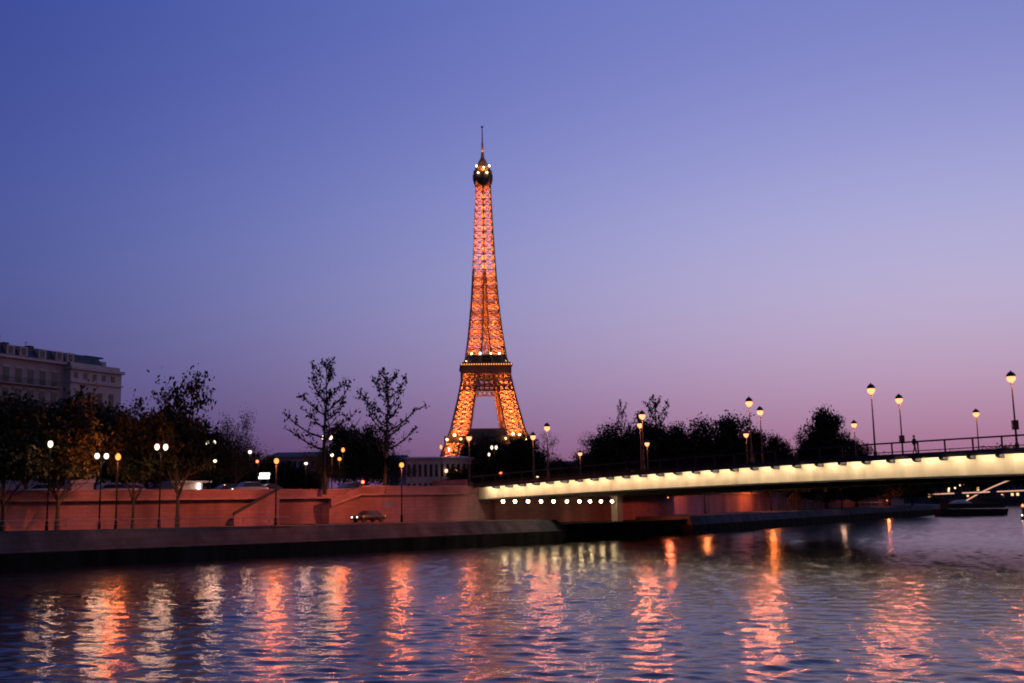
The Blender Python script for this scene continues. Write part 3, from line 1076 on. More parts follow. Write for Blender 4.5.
# ------------------------------------------------------------------ trees
def tree(name, seed, h, crown_r, style):
    """style: leafy / dense / bare / twig ; built 1:1 in metres at the origin"""
    g = random.Random(seed)
    wood, tips = MB(), []
    def grow(p, d, L, r, lev, maxlev):
        n = 3
        pts, rr = [p], [r]
        for k in range(n):
            d = (d + Vector((g.uniform(-1, 1), g.uniform(-1, 1), g.uniform(-.4, .7))) * (.16 + .06 * lev)).normalized()
            p = p + d * L / n
            pts.append(p); rr.append(max(r * (1 - .5 * (k + 1) / n), .012))
            if lev >= maxlev - 1:
                tips.append((p, lev))
        wood.tube(pts, rr, 5 if lev < 2 else 3, False)
        if lev >= maxlev:
            tips.append((p, lev)); return
        nb = {0: 3, 1: 4}.get(lev, 3)
        for b in range(nb):
            q = pts[1 + (b % n)] if b else pts[-1]
            a = g.uniform(0, 6.283)
            side = Vector((math.cos(a), math.sin(a), g.uniform(-.15, .55)))
            nd = (d * (.55 if b else 1.3) + side).normalized()
            grow(q, nd, L * g.uniform(.55, .78), rr[1 + (b % n)] * .62, lev + 1, maxlev)
    if style == 'bare':
        # upright leader with long crooked side limbs, sparse clusters of young leaves
        p, d = Vector((0, 0, 0)), Vector((0, 0, 1))
        pts, rr = [p], [h * .021]
        for k in range(9):
            d = Vector((g.uniform(-.09, .09), g.uniform(-.09, .09), 1)).normalized()
            p = p + d * h / 9
            pts.append(p); rr.append(h * .021 * (1 - .1 * (k + 1)))
        wood.tube(pts, rr, 7)
        lo = .30
        for b in range(20):
            f = lo + (1 - lo) * (b + g.uniform(0, .6)) / 20
            k = min(int(f * 9), 8)
            q = pts[k].lerp(pts[k + 1], f * 9 - k)
            a = b * 2.4 + g.uniform(-.5, .5)
            L = crown_r * (1.45 - 1.0 * (f - lo) / (1 - lo)) * g.uniform(.6, 1.1)
            nd = Vector((math.cos(a), math.sin(a), .10 + .7 * f * f)).normalized()
            s0 = [q]; dd = nd; r_ = rr[k] * .75
            for m_ in range(5):
                dd = (dd + Vector((g.uniform(-.25, .25), g.uniform(-.25, .25), .13))).normalized()
                s0.append(s0[-1] + dd * L / 5)
                for _ in range(2):
                    tw_ = (dd + Vector((g.uniform(-1, 1), g.uniform(-1, 1), g.uniform(-.2, 1)))).normalized()
                    e = s0[-1] + tw_ * L * g.uniform(.12, .3)
                    wood.tube([s0[-1], e], [.085, .04], 3, False)
                    if g.random() < .6:
                        tips.append((e, 3))
                    if g.random() < .3:
                        tips.append((s0[-1].lerp(e, .5), 3))
            wood.tube(s0, [r_ * (1 - .17 * i) for i in range(6)], 5, False)
            tips.append((s0[-1], 3))
        per, spread, ls, mname = 5, .26, .23, 'bud'
    else:
        th = h * (.24 if style != 'dense' else .16)
        d = Vector((g.uniform(-.04, .04), g.uniform(-.04, .04), 1)).normalized()
        wood.tube([(0, 0, 0), d * th * .5, d * th], [h * .026, h * .02, h * .018], 8)
        base = d * th
        nb = 6
        for b in range(nb):
            a = b * 6.283 / nb + g.uniform(-.3, .3)
            up_ = g.uniform(.7, 1.7)
            nd = Vector((math.cos(a), math.sin(a), up_)).normalized()
            grow(base * g.uniform(.8, 1.0), nd, h * .30, h * .011, 1, 4)
        grow(base, Vector((0, 0, 1)), h * .38, h * .014, 1, 4)
        grow(base * 1.3, Vector((.2, -.1, 1)).normalized(), h * .40, h * .012, 1, 4)
        per, spread, ls, mname = dict(leafy=(8, .65, .25, 'leaf'), dense=(17, .8, .25, 'leafd'), twig=(4, .6, .14, 'bud'))[style]
    # fit the crown to the asked radius and height
    zs_ = [p.z for p, _ in tips]; rs_ = sorted(math.hypot(p.x, p.y) for p, _ in tips)
    kz, kr = (h - .3) / max(zs_), crown_r / rs_[int(len(rs_) * .97)]
    if style == 'bare':
        kr = 1.0
    wood.v = [(x * (1 + (kr - 1) * min(1, z / (h * .3))), y * (1 + (kr - 1) * min(1, z / (h * .3))), z * kz) for x, y, z in wood.v]
    root = thing(name, 'x', 'tree')
    wood.build('trunk', M['bark'], root)
    lf = MB()
    for p, _ in tips:
        c = Vector((p.x * (1 + (kr - 1) * min(1, p.z / (h * .3))), p.y * (1 + (kr - 1) * min(1, p.z / (h * .3))), p.z * kz))
        if style in ('leafy', 'dense') and g.random() < (.10 if style == 'dense' else .2):
            continue
        for _ in range(per):
            q = c + Vector((g.gauss(0, spread), g.gauss(0, spread), g.gauss(0, spread * .8)))
            if q.z < h * (.37 if style == 'leafy' else .16):
                continue
            a = Vector((g.uniform(-1, 1), g.uniform(-1, 1), g.uniform(-1, 1))).normalized()
            b = a.cross(Vector((g.uniform(-1, 1), g.uniform(-1, 1), g.uniform(-1, 1)))).normalized()
            s_ = ls * g.uniform(.6, 1.4)
            lf.add([q - a * s_, q - b * s_ * .55, q + a * s_, q + b * s_ * .55], [(0, 1, 2, 3)])
    lf.build('crown', M[mname], root)
    return Kind(root)


KL = [tree('leafy_tree', 11, 14, 4.6, 'leafy'), tree('leafy_tree', 12, 14, 5.0, 'leafy'), tree('leafy_tree', 13, 15, 5.2, 'leafy')]
KD = [tree('dense_tree', 21, 14, 5.6, 'dense'), tree('dense_tree', 22, 13, 5.2, 'dense'), tree('dense_tree', 23, 14, 4.6, 'dense')]
KT = [tree('twiggy_tree', 31, 14, 5.5, 'twig'), tree('twiggy_tree', 32, 14, 5.0, 'twig')]
KR = [tree('bare_tree', 41, 17, 5.6, 'bare'), tree('bare_tree', 42, 17, 5.4, 'bare')]
HGT = {'leafy': [14, 14, 15], 'dense': [14, 13, 14], 'twig': [14, 14], 'bare': [17, 17]}
RAD = {'leafy': [4.6, 5.0, 5.2], 'dense': [5.6, 5.2, 4.6], 'twig': [5.5, 5.0], 'bare': [5.6, 5.4]}
KK = {'leafy': KL, 'dense': KD, 'twig': KT, 'bare': KR}


def put_tree(style, v, px, py_top, Y, wpx, label, group, base=GZ, rz=None):
    p = at(px, py_top, Y)
    h = p.z - base
    rr = wpx * .5 * Y / F
    s = rr / RAD[style][v]
    # x at the trunk foot: the same ground point
    KK[style][v].place((p.x, p.y, base), rz if rz is not None else rnd.uniform(0, 6.28), label, group, (s, s, h / HGT[style][v]))


def put_quay_tree(style, v, px, py_top, w, wpx, label, group):
    plq = [off(i, w) for i in range(12)]
    p, _ = along(plq, s_at_px(px, w))
    z = elev(px, py_top, p.x, p.y)
    s = wpx * .5 * p.y / F / RAD[style][v]
    KK[style][v].place((p.x, p.y, 3.2), rnd.uniform(0, 6.28), label, group, (s, s, (z - 3.2) / HGT[style][v]))


GQ = 'leafy trees on the lower quay'
put_quay_tree('leafy', 0, 4, 390, 7.0, 88, 'leafy quay tree cut by the left picture edge', GQ)
put_quay_tree('leafy', 1, 58, 391, 10.0, 78, 'broad leafy quay tree beneath the stone apartment building', GQ)
put_quay_tree('leafy', 0, 133, 396, 10.5, 54, 'leafy quay tree whose foliage glows orange beside a lamp', GQ)
put_quay_tree('leafy', 2, 178, 371, 9.0, 70, 'tallest leafy quay tree, right of the apartment building', GQ)
GB = 'dark trees behind the river wall on the left'
put_tree('dense', 0, 30, 398, 145, 80, 'dense dark tree behind wall under the left half of the building', GB)
put_tree('dense', 1, 98, 402, 150, 76, 'dense dark tree behind wall under the right end of the building', GB)
put_tree('dense', 2, -20, 396, 140, 80, 'dense dark tree at the left picture edge behind wall', GB)
put_tree('dense', 2, 150, 412, 165, 60, 'dense dark tree just left of the tallest leafy tree', GB)
put_tree('dense', 1, 200, 432, 170, 56, 'low dense tree just right of the tallest leafy tree', GB)
put_tree('dense', 0, 178, 436, 160, 60, 'low dark tree filling the gap under the tallest leafy tree', GB, base=GZ - 1.5)
put_tree('dense', 1, 62, 420, 150, 70, 'dark tree behind the wall between the two left dense trees', GB)
put_tree('dense', 2, 124, 424, 152, 64, 'dark tree behind wall and behind the orange lit foliage', GB)
put_tree('twig', 0, 237, 408, 175, 56, 'rounded twiggy tree with hazy bare crown, right of leafy trees', GB)
put_tree('twig', 1, 222, 414, 190, 44, 'smaller twiggy tree left behind the rounded twiggy one', GB)
for i_, (px, py, Y, w, lb) in enumerate(((208, 446, 210, 50, 'low dark tree below the smaller twin white lamp'), (236, 450, 230, 46, 'low dark tree below the rounded twiggy tree'),
                                         (262, 457, 240, 40, 'low dark tree left of the orange lamp over the stair'), (286, 462, 215, 36, 'small dark bush tree in front of the dim apartment house'),
                                         (304, 468, 205, 36, 'lowest dark tree behind the white globe lamp left of bare tree'))):
    put_tree('dense', i_ % 3, px, py, Y, w, lb, GB)
GR = 'tall bare trees by the quayside avenue'
put_tree('bare', 0, 326, 357, 134, 80, 'tall nearly bare tree with twin lamp at its trunk', GR, rz=.4)
put_tree('bare', 1, 384, 367, 140, 74, 'tall nearly bare tree nearest the tower on its left', GR, rz=2.0)
GM = 'rounded dark trees behind the two bare trees'
put_tree('dense', 1, 345, 424, 200, 46, 'rounded dark tree behind the first bare tree', GM)
put_tree('dense', 0, 366, 427, 215, 44, 'rounded dark tree behind and between the two bare trees', GM)
put_tree('twig', 1, 395, 444, 235, 40, 'low twiggy tree behind the second bare tree', GM)
put_tree('twig', 1, 322, 444, 184, 46, 'small dark tree left behind the first bare tree', GM)
GT = 'trees at the foot of the tower'
for st_, v, px, py, Y, w, lb in (('dense', 0, 478, 437, 330, 42, 'dark tree under the left foot of tower by classical building'),
                                 ('dense', 1, 510, 436, 300, 50, 'dark tree in the middle under the tower'),
                                 ('twig', 0, 543, 431, 290, 40, 'hazy twiggy tree right of the tower foot'),
                                 ('dense', 2, 528, 440, 280, 42, 'dark tree left of the hazy twiggy tree under the tower'),
                                 ('dense', 1, 494, 441, 290, 40, 'low dark tree behind the twin lamp at the bridge end'),
                                 ('dense', 2, 565, 459, 420, 40, 'distant dark tree in the gap right of the tower'),
                                 ('dense', 0, 460, 466, 285, 26, 'small tree in front of the classical building end'),
                                 ('dense', 0, 590, 452, 440, 36, 'distant dark tree at left foot of the dense tree mass')):
    put_tree(st_, v, px, py, Y, w, lb, GT)
GD = 'dense trees beyond the bridge'
for st_, v, px, py, Y, w, lb in (('dense', 1, 602, 436, 225, 40, 'leftmost dense tree of the mass beyond the bridge'),
                                 ('dense', 0, 622, 424, 230, 50, 'second dense tree of the mass, under the left scraggly top'),
                                 ('dense', 2, 654, 420, 232, 50, 'dense tree of the mass under the taller scraggly top'),
                                 ('dense', 0, 688, 420, 236, 54, 'dense tree in the middle of the mass beyond the bridge'),
                                 ('dense', 1, 722, 415, 240, 56, 'highest rounded dense tree near right of the mass'),
                                 ('dense', 2, 748, 429, 236, 40, 'rightmost dense tree of the mass by two bridge lamps'),
                                 ('bare', 0, 621, 399, 228, 26, 'scraggly thin treetop above the left of the dense mass'),
                                 ('bare', 1, 652, 394, 230, 52, 'scraggly wide treetop above the dense mass'),
                                 ('twig', 0, 590, 430, 250, 36, 'twiggy tree at the left edge of the dense mass'),
                                 ('dense', 1, 780, 434, 260, 26, 'small dark tree alone left of the conical tree'),
                                 ('dense', 2, 770, 443, 262, 20, 'smallest dark tree between the mass and the conical tree'),
                                 ('dense', 2, 821, 407, 235, 36, 'tall conical leafy tree standing alone beyond the bridge'),
                                 ('dense', 0, 806, 432, 236, 24, 'low dark tree at the left side of the conical tree'),
                                 ('twig', 1, 836, 420, 235, 26, 'twiggy tree against the right side of the conical tree'),
                                 ('dense', 1, 858, 437, 260, 34, 'low dark tree right of the conical tree behind the railing')):
    put_tree(st_, v, px, py, Y, w, lb, GD)
GU = 'dark quay trees seen under the bridge'
for i, (px, Y, w, lb) in enumerate(((796, 243, 60, 'quay tree trunk under the girder at the end of red wall'), (826, 262, 70, 'quay tree under the girder left of the small white lamp'),
                                    (857, 285, 70, 'quay tree under the girder right of the small white lamp'), (888, 310, 60, 'quay tree behind the low orange lamp under the bridge'),
                                    (912, 335, 40, 'quay tree nearest the moored barge under the bridge'))):
    p = at(px, 500, Y)
    s = w * .5 * Y / F / RAD['leafy'][i % 3]
    KK['leafy' if i < 1 else 'dense'][i % 3].place((p.x, p.y, 2.7), i * 1.3, lb, GU, (s, s, 11.0 / 14))
# far treeline on the right, behind the railing
for i, px in enumerate((900, 935, 968, 1000, 1030, 1060)):
    put_tree('dense', i % 3, px, (455, 454, 452, 446, 443, 440)[i], 700, 60, ['far low tree under the walking person', 'far low tree left of the second far lamp', 'far low tree below the far-side lamp', 'far tree seen through the railing at right',
             'far tree at the right picture edge behind the railing', 'far tree past the right picture edge'][i], 'far trees on the opposite bank', base=4.5)

# ------------------------------------------------------------------ buildings
def facade_box(mb, L, D, z0, z1):
    mb.box((0, 0, z0), (L, D, z1))


# stone apartment block at left: local x along the facade, local y away from the river
A0 = at(-38, 400, 168)
A1 = at(64, 400, 185)
A2 = at(124, 400, 190)
ux = (Vector((A1.x, A1.y)) - Vector((A0.x, A0.y)))
LM = ux.length
apt = thing('apartment_building', 'old stone apartment block with dark mansard roof and dormers at upper left', 'building', (A0.x, A0.y, GZ), math.atan2(ux.y, ux.x))
zt = elev(30, 360, *at(30, 362, 178).xy) - GZ
zr = elev(30, 344, *at(30, 344, 178).xy) - GZ
zl = (elev(90, 364.5, *at(90, 364.5, 186).xy)) - GZ
LP = (Vector((A2.x, A2.y)) - Vector((A1.x, A1.y))).length * 1.13
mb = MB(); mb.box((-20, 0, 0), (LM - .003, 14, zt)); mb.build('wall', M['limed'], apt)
mb = MB()
mb.loft([[(-20, -.3, zt + .5), (LM + LP * .72, -.3, zt + .5), (LM + LP * .72, 14, zt + .5), (-20, 14, zt + .5)], [(-20, 1.3, zr - .1), (LM + LP * .70, 1.3, zr - .4), (LM + LP * .70, 12.5, zr - .4), (-20, 12.5, zr - .1)]])
rf = mb.build('roof', M['slate'], apt)
mb = MB(); mb.box((-20, -.6, zt + .003), (LM - .01, 14.2, zt + .45)); mb.build('cornice', M['limestone'], apt)
px_c = (Vector((at(4, 345, 172).x, at(4, 345, 172).y)) - Vector((A0.x, A0.y))).dot(ux.normalized())
mb = MB(); mb.box((px_c - 2.6, .4, zt + .6), (px_c + .9, 4, zr + 1.0)); mb.build('chimney', M['brick'], rf)
for f_ in (.3, .62, .88):
    mb = MB(); mb.box((LM * f_ - .5, 6, zr - .5), (LM * f_ + .5, 7.4, zr + .9)); mb.build('chimney', M['brick'], rf)
mb = MB(); mb.tube([(LM * .78, 5, zr - .3), (LM * .78, 5, zr + 1.4)], .04, 4); mb.tube([(LM * .78 - .5, 5, zr + 1.1), (LM * .78 + .5, 5, zr + 1.1)], .03, 4); mb.build('aerial', M['iron'], rf)
xs = [LM * f for f in (.42, .55, .74, .92, 1.04)]
for i, x in enumerate(xs + [x - LM * .9 for x in xs[:3]]):
    mb = MB(); mb.box((x - .75, -.25, zt + .6), (x + .75, 1.2, zr - .55)); d_ = mb.build('dormer', M['limestone'], rf)
    mb = MB(); mb.box((x - .4, -.31, zt + .75), (x + .4, -.26, zr - .8)); mb.build('window', M['glass'], rf)
nw = 9
fl = [zt - 4.0, zt - 7.4, zt - 10.8, zt - 14.2, zt - 17.6]
for zf in fl:
    for k in range(nw):
        x = -3 + (LM + 2) * (k + .5) / nw
        if x > LM - 1:
            continue
        mb = MB(); mb.box((x - .55, -.05, zf), (x + .55, .0, zf + 2.5)); w_ = mb.build('window', M['glass'], apt)
        mb = MB(); mb.box((x - .75, -.13, zf + 2.51), (x + .75, -.0, zf + 2.75)); mb.build('lintel', M['limestone'], apt)
for zf in (fl[0], fl[1], fl[3]):
    mb = MB(); mb.box((-20, -.9, zf - .25), (LM - 1.2, -.01, zf - .05)); bl = mb.build('balcony', M['limed'], apt)
    mb = MB()
    mb.box((-20, -.88, zf + .8), (LM - 1.2, -.84, zf + .86))
    x = -20
    while x < LM - 1.2:
        mb.box((x, -.87, zf - .04), (x + .05, -.85, zf + .8)); x += .3
    mb.build('balcony_railing', M['iron'], bl)
# lighter end pavilion
mb = MB(); mb.box((LM, -1.4, 0), (LM + LP, 13, zl - .9)); mb.build('end_wall', M['limestone'], apt)
mb = MB(); mb.box((LM - .3, -1.9, zl - .897), (LM + LP + .35, 13.2, zl - .4)); mb.build('end_cornice', M['limestone'], apt)
mb = MB(); mb.box((LM, -1.3, zl - .397), (LM + LP * .97, -.9, zl + .3)); mb.build('attic_parapet', M['limestone'], apt)
mb = MB(); mb.box((LM - .1, -1.75, zl - 3.2), (LM + LP + .2, -1.403, zl - 2.95)); mb.build('string_course', M['limestone'], apt)
mb = MB(); mb.box((LM + LP * .62, 2, zl - .39), (LM + LP * .95, 10, zr - .9)); mb.build('roof_cabin', M['zinc'], apt)
mb = MB(); mb.box((LM + LP * .45, 1.2, zr - .55), (LM + LP * .82, 10, zr - .3)); mb.build('roof_canopy', M['slate'], apt)
for zf in (zl - 7.6, zl - 11.4, zl - 15.0, zl - 18.6):
    for k in range(4):
        x = LM + LP * (.14 + .22 * k)
        mb = MB(); mb.box((x - .5, -1.46, zf), (x + .5, -1.403, zf + 3.0)); mb.build('window', M['glass'], apt)
        mb = MB(); mb.box((x - .7, -1.55, zf - .25), (x + .7, -1.403, zf - .01)); mb.build('window_sill', M['limestone'], apt)
for k in range(5):
    x = LM + LP * (.1 + .18 * k)
    mb = MB(); mb.box((x - .4, -1.46, zl - 2.4), (x + .4, -1.403, zl - 1.4)); mb.build('window', M['glass'], apt)


def long_building(name, label, pa, pb, Ya, Yb, ytop, D, nwin, floors, wmat, rmat, roofh, lit=(), base=GZ):
    a, b = at(pa, ytop, Ya), at(pb, ytop, Yb)
    u = Vector((b.x - a.x, b.y - a.y)); L = u.length
    h = min(a.z, b.z) - base - .6
    r = thing(name, label, 'building', (a.x, a.y, base), math.atan2(u.y, u.x))
    mb = MB(); mb.box((0, 0, 0), (L, D, h - .4)); mb.build('wall', wmat, r)
    mb = MB(); mb.box((-.5, -.6, h - .397), (L + .5, D + .3, h)); mb.build('cornice', wmat, r)
    if roofh:
        mb = MB(); mb.loft([[(0, 0, h + .003), (L, 0, h + .003), (L, D, h + .003), (0, D, h + .003)], [(1.5, D * .4, h + roofh), (L - 1.5, D * .4, h + roofh), (L - 1.5, D * .6, h + roofh), (1.5, D * .6, h + roofh)]])
        mb.build('roof', rmat, r)
    fh = (h - 1.2) / floors
    for f in range(floors):
        for k in range(nwin):
            x = L * (k + .5) / nwin
            w = min(L / nwin * .26, .9)
            mb = MB(); mb.box((x - w, -.06, f * fh + fh * .22), (x + w, -.0, f * fh + fh * .88))
            mb.build('window', M['L_win'] if (f, k) in lit else M['glass'], r)
    return r


cb_ = long_building('classical_building', 'long low pale stone building with tall windows left of the tower foot', 406, 472, 296, 300, 455, 14, 12, 2, M['limestone'], M['zinc'], .5, {(0, 8), (0, 10)})
for f_, px in ((.60, 447), (.74, 456)):  # glowing balls added in place of two lit windows
    mb = MB(); mb.ball((f_ * 18.3, -.9, elev(px, 471, *at(px, 471, 298).xy) - GZ), .5, 8, 6); mb.build('window_glow_ball', M['L_far'], cb_)
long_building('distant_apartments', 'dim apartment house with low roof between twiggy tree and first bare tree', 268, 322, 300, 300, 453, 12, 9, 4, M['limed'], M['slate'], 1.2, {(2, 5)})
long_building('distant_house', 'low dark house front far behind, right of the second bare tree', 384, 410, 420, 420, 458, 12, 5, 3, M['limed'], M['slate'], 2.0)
long_building('dark_block', 'bluish dark block in the gap between tower trees and dense mass', 548, 596, 520, 520, 463, 14, 9, 3, M['far'], M['slate'], 2.0)

# ------------------------------------------------------------------ vehicles and small things on the avenue
def make_car(paint):
    r = thing('parked_car', 'x', 'car')
    mb = MB()
    prof = [(-2.1, .35, .62, .78), (-2.05, .35, .8, .8), (-1.2, .3, .92, .84), (-.2, .3, .95, .86), (1.0, .3, .95, .86), (1.9, .35, .9, .82), (2.1, .4, .7, .76)]
    mb.loft([[(x, -w, zb), (x, w, zb), (x, w * .97, zt_), (x, -w * .97, zt_)] for x, zb, zt_, w in prof])
    mb.build('body', paint, r, True)
    mb = MB()
    mb.loft([[(x, -w, .93), (x, w, .93), (x, w * .85, zt_), (x, -w * .85, zt_)] for x, w, zt_ in ((-1.15, .78, .96), (-.45, .8, 1.40), (.8, .8, 1.44), (1.7, .76, .98))])
    mb.build('window', M['glass'], r)
    mb = MB(); mb.loft([[(x, -.66, 1.405), (x, .66, 1.405), (x, .6, z_), (x, -.6, z_)] for x, z_ in ((-.5, 1.42), (.1, 1.49), (.85, 1.47))]); mb.build('roof', paint, r)
    for x in (-1.3, 1.3):
        for y in (-.82, .82):
            mb = MB(); mb.tube([(x, y - .1, .32), (x, y + .1, .32)], .32, 12); mb.build('wheel', M['rubber'], r)
    for y in (-.55, .55):
        mb = MB(); mb.ball((-2.09, y, .66), .09, 8, 6); mb.build('headlight', M['L_head'], r)
        mb = MB(); mb.box((2.06, y - .14, .68), (2.12, y + .14, .8)); mb.build('tail_light', M['L_red'], r)
    return Kind(r)


CARS = [make_car(M['car1']), make_car(M['car2']), make_car(M['car3']), make_car(M['car4'])]


def put_car(k, px, w, base, rot, label, group, sc=1.0):
    plq = [off(i, w) for i in range(12)]
    p, d = along(plq, s_at_px(px, w))
    CARS[k].place((p.x, p.y, base), math.atan2(d.y, d.x) + rot, label, group, (sc, sc, sc))


GC = 'cars on the quayside avenue'
put_car(2, 42, QW + 6, GZ, 0, 'pale car behind the parapet left of the white kiosk', GC)
put_car(0, 112, QW + 6, GZ, 0, 'grey car behind the parapet right of the white kiosk', GC)
put_car(2, 133, QW + 7, GZ, math.pi, 'white car behind the parapet under orange foliage', GC)
put_car(1, 160, QW + 6, GZ, 0, 'blue grey car with lit headlight under the tallest leafy tree', GC)
put_car(3, 226, QW + 7, GZ, 0, 'dark car with shining headlights left of the van', GC)
put_car(0, 247, QW + 6, GZ, 0, 'silver van behind the parapet above the stair', GC, 1.15)
put_car(3, 268, QW + 7, GZ, 0, 'black car with bright headlight under the lit white panel', GC)
put_car(1, 350, QW + 2.0, GZ - 0.3, 0, 'dark blue van by the first bare tree at the ramp', GC, 1.25)
put_car(3, 368, 9.5, 3.2, 0, 'black car with headlights on the lower quay below the ramp', GC)

kp = at(80, 490, 128)
ki = thing('white_kiosk', 'white kiosk with pale lettering band standing behind the parapet at left', 'kiosk', (kp.x, kp.y, GZ), math.radians(38))
mb = MB(); mb.box((-1.25, -1, 0), (1.25, 1, 1.75)); mb.build('body', M['limestone'], ki)
mb = MB(); mb.box((-1.4, -1.15, 1.755), (1.4, 1.15, 2.75)); mb.build('sign_band', M['white'], ki)
mb = MB()
for x in (-.65, -.1, .15):
    mb.box((x, -1.18, 2.05), (x + .17, -1.155, 2.5))
mb.build('marks', M['sign'], ki)
kp = at(187, 486, 142)
aw = thing('ticket_pavilion', 'small pavilion with flat white roof behind the tallest leafy tree', 'kiosk', (kp.x, kp.y, GZ), math.radians(38))
mb = MB(); mb.box((-1.9, -1.2, 0), (1.6, 1.2, 1.9)); mb.build('body', M['white'], aw)
mb = MB(); mb.box((-2.8, -1.8, 1.9), (2.6, 1.6, 2.1)); mb.build('roof', M['white'], aw)
mb = MB(); mb.ball((1.0, -1.5, 1.65), .16, 8, 6); mb.ball((1.0, -1.5, 1.2), .2, 8, 6); mb.build('lamp', M['L_head'], aw)
kp = at(264, 476, 140)
ls_ = thing('lit_panel', 'bright white backlit panel on a post by the avenue', 'sign', (kp.x, kp.y, GZ), math.radians(15))
gz = kp.z - GZ
mb = MB(); mb.box((-.68, -.08, gz - .36), (.68, .08, gz - .05)); mb.box((-.56, -.08, gz + .05), (.74, .08, gz + .4)); mb.build('light_face', M['L_sign'], ls_)
for x in (-.5, .5):
    mb = MB(); mb.tube([(x, .14, 0), (x, .14, gz + .4)], .06, 6); mb.build('post', M['iron'], ls_)


def traffic_light(px, py, Y, label):
    p = at(px, py, Y)
    r = thing('traffic_light', label, 'traffic light', (p.x, p.y, GZ))
    h = p.z - GZ
    mb = MB(); mb.tube([(0, .1, 0), (0, .1, h + .2)], .06, 6); mb.build('post', M['iron'], r)
    mb = MB(); mb.box((-.16, -.05, h - .6), (.16, .22, h + .3)); mb.build('housing', M['iron'], r)
    mb = MB(); mb.ball((0, -.1, h), .19, 8, 6); mb.build('red_lamp', M['L_red'], r)


traffic_light(257.5, 461.5, 160, 'small red traffic light left of the orange lamp over the stair')
traffic_light(363, 482, 150, 'small red traffic light beside the ramp')
traffic_light(500.8, 473.5, 175, 'brightest red traffic light at the left end of the bridge')
put_lamp(K1, 537.5, 477, 190, GZ, 'tiny white lamp low over the lit girder right of the red light', G1)

# fence and low hedge on the far quay under the bridge
fn = thing('quay_fence', 'dark picket fence along the far quay seen under the bridge', 'fence')
mb = MB()
plq = [off(i, 6.0) for i in range(12)]
s0, s1 = s_at_px(778, 6.0), s_at_px(905, 6.0)
s = s0
while s < s1:
    p, d = along(plq, s)
    mb = MB(); mb.tube([(p.x, p.y, 2.7), (p.x, p.y, 4.6 + 2.2 * math.sin(s * 1.7) ** 2)], .1, 4); mb.build('picket', M['iron'], fn)
    s += 1.7
for z in (3.0, 4.1):
    mb = MB()
    a, _ = along(plq, s0); b, _ = along(plq, (s0 + s1) / 2); c, _ = along(plq, s1)
    mb.tube([(q.x, q.y, z) for q in (a, b, c)], .05, 4)
    mb.build('rail', M['iron'], fn)

# barge moored beyond the bridge
bg = at(972, 514, 300)
ba = thing('moored_barge', 'long dark moored barge with pale rounded tarpaulin beyond the bridge', 'barge', (bg.x, bg.y, 0), math.radians(8))
mb = MB()
mb.loft([[(-9.5, -1.2, -.4), (9.3, -1.6, -.4), (9.3, 2.2, -.4), (-9.5, 2.2, -.4)], [(-10, -1.8, 1.9), (9.6, -2.2, 1.7), (9.6, 2.6, 1.7), (-10, 2.6, 1.9)]])
mb.build('hull', M['hull'], ba)
mb = MB(); mb.box((-8, -1.2, 1.95), (9, 2, 3.3)); mb.build('cabin', M['hull'], ba)
mb = MB(); mb.loft([[(x, 1.4 * math.cos(q), 3.31 + hh * math.sin(q)) for q in [math.pi * k / 8 for k in range(9)]] for x, hh in ((-6, .3), (-4.5, .9), (-2, .95), (-.5, .4))]); mb.build('tarpaulin', M['tarp'], ba)
bt = at(1023, 515, 240)
bo = thing('river_boat', 'small river boat with red and white lights at the right picture edge', 'boat', (bt.x + 1.6, bt.y, 0), math.radians(70))
mb = MB()
mb.loft([[(x, -w * .8, -.3), (x, w * .8, -.3), (x, w, zt_), (x, -w, zt_)] for x, w, zt_ in ((-6, .3, 1.5), (-4.5, 1.4, 1.2), (0, 1.8, 1.0), (5, 1.7, 1.1))])
mb.build('hull', M['hull'], bo)
mb = MB(); mb.box((-2.5, -1.3, 1.05), (3.5, 1.3, 2.5)); mb.build('cabin', M['hull'], bo)
mb = MB(); mb.box((-2.8, -1.5, 2.51), (3.8, 1.5, 2.65)); mb.build('roof', M['white'], bo)
for x, y, z, m_ in ((-2.4, 1.45, 2.9, 'L_red'), (-1.2, 1.45, 3.1, 'L_red'), (.2, 1.45, 2.9, 'L_red'), (-5.2, .8, 1.5, 'L_head'), (-3, 1.9, .9, 'L_head')):
    mb = MB(); mb.ball((x, y, z), .16, 8, 6); mb.build('lamp', M[m_], bo)

# footbridge with a lit arch beyond
FB = 560.0
fb = thing('arch_footbridge', 'distant steel arch footbridge outlined in small lights at far right', 'bridge')
fdir = Vector((1, .12)).normalized()
fp = at(930, 494.5, FB)
def fbp(s, z): return (fp.x + fdir.x * s, fp.y + fdir.y * s, z)
zd = fp.z
px2m = FB / F
mb = MB(); mb.loft([[fbp(s, zd + s * .02 - .9) for s in (-12,)] * 0 + [(fbp(s, 0)[0], fbp(s, 0)[1] + w, zd + s * .022 + h_) for w, h_ in ((-1.2, -1.0), (1.2, -1.0), (1.2, -.3), (-1.2, -.3))] for s in (-25, 0, 40, 90, 160)])
mb.build('deck', M['deck'], fb)
arch = []
for k in range(25):
    s = 19 + 125 * k / 24
    arch.append(fbp(s, 2.6 + 16.0 * (1 - ((k - 12) / 12) ** 2)))
mb = MB(); mb.tube(arch, .5, 6); mb.build('arch', M['iron'], fb)
mb = MB(); mb.tube([(x, y - .6, z + .55) for x, y, z in arch], .3, 6); mb.build('arch_lights', M['L_string'], fb)
for s0, s1 in ((1, 12.5), (17, 32), (36, 60)):
    mb = MB(); mb.tube([(fbp(s0, 0)[0], fbp(s0, 0)[1] - 1.4, zd + s0 * .022 + .1), (fbp(s1, 0)[0], fbp(s1, 0)[1] - 1.4, zd + s1 * .022 + .1)], .28, 6); mb.build('deck_lights', M['L_string'], fb)
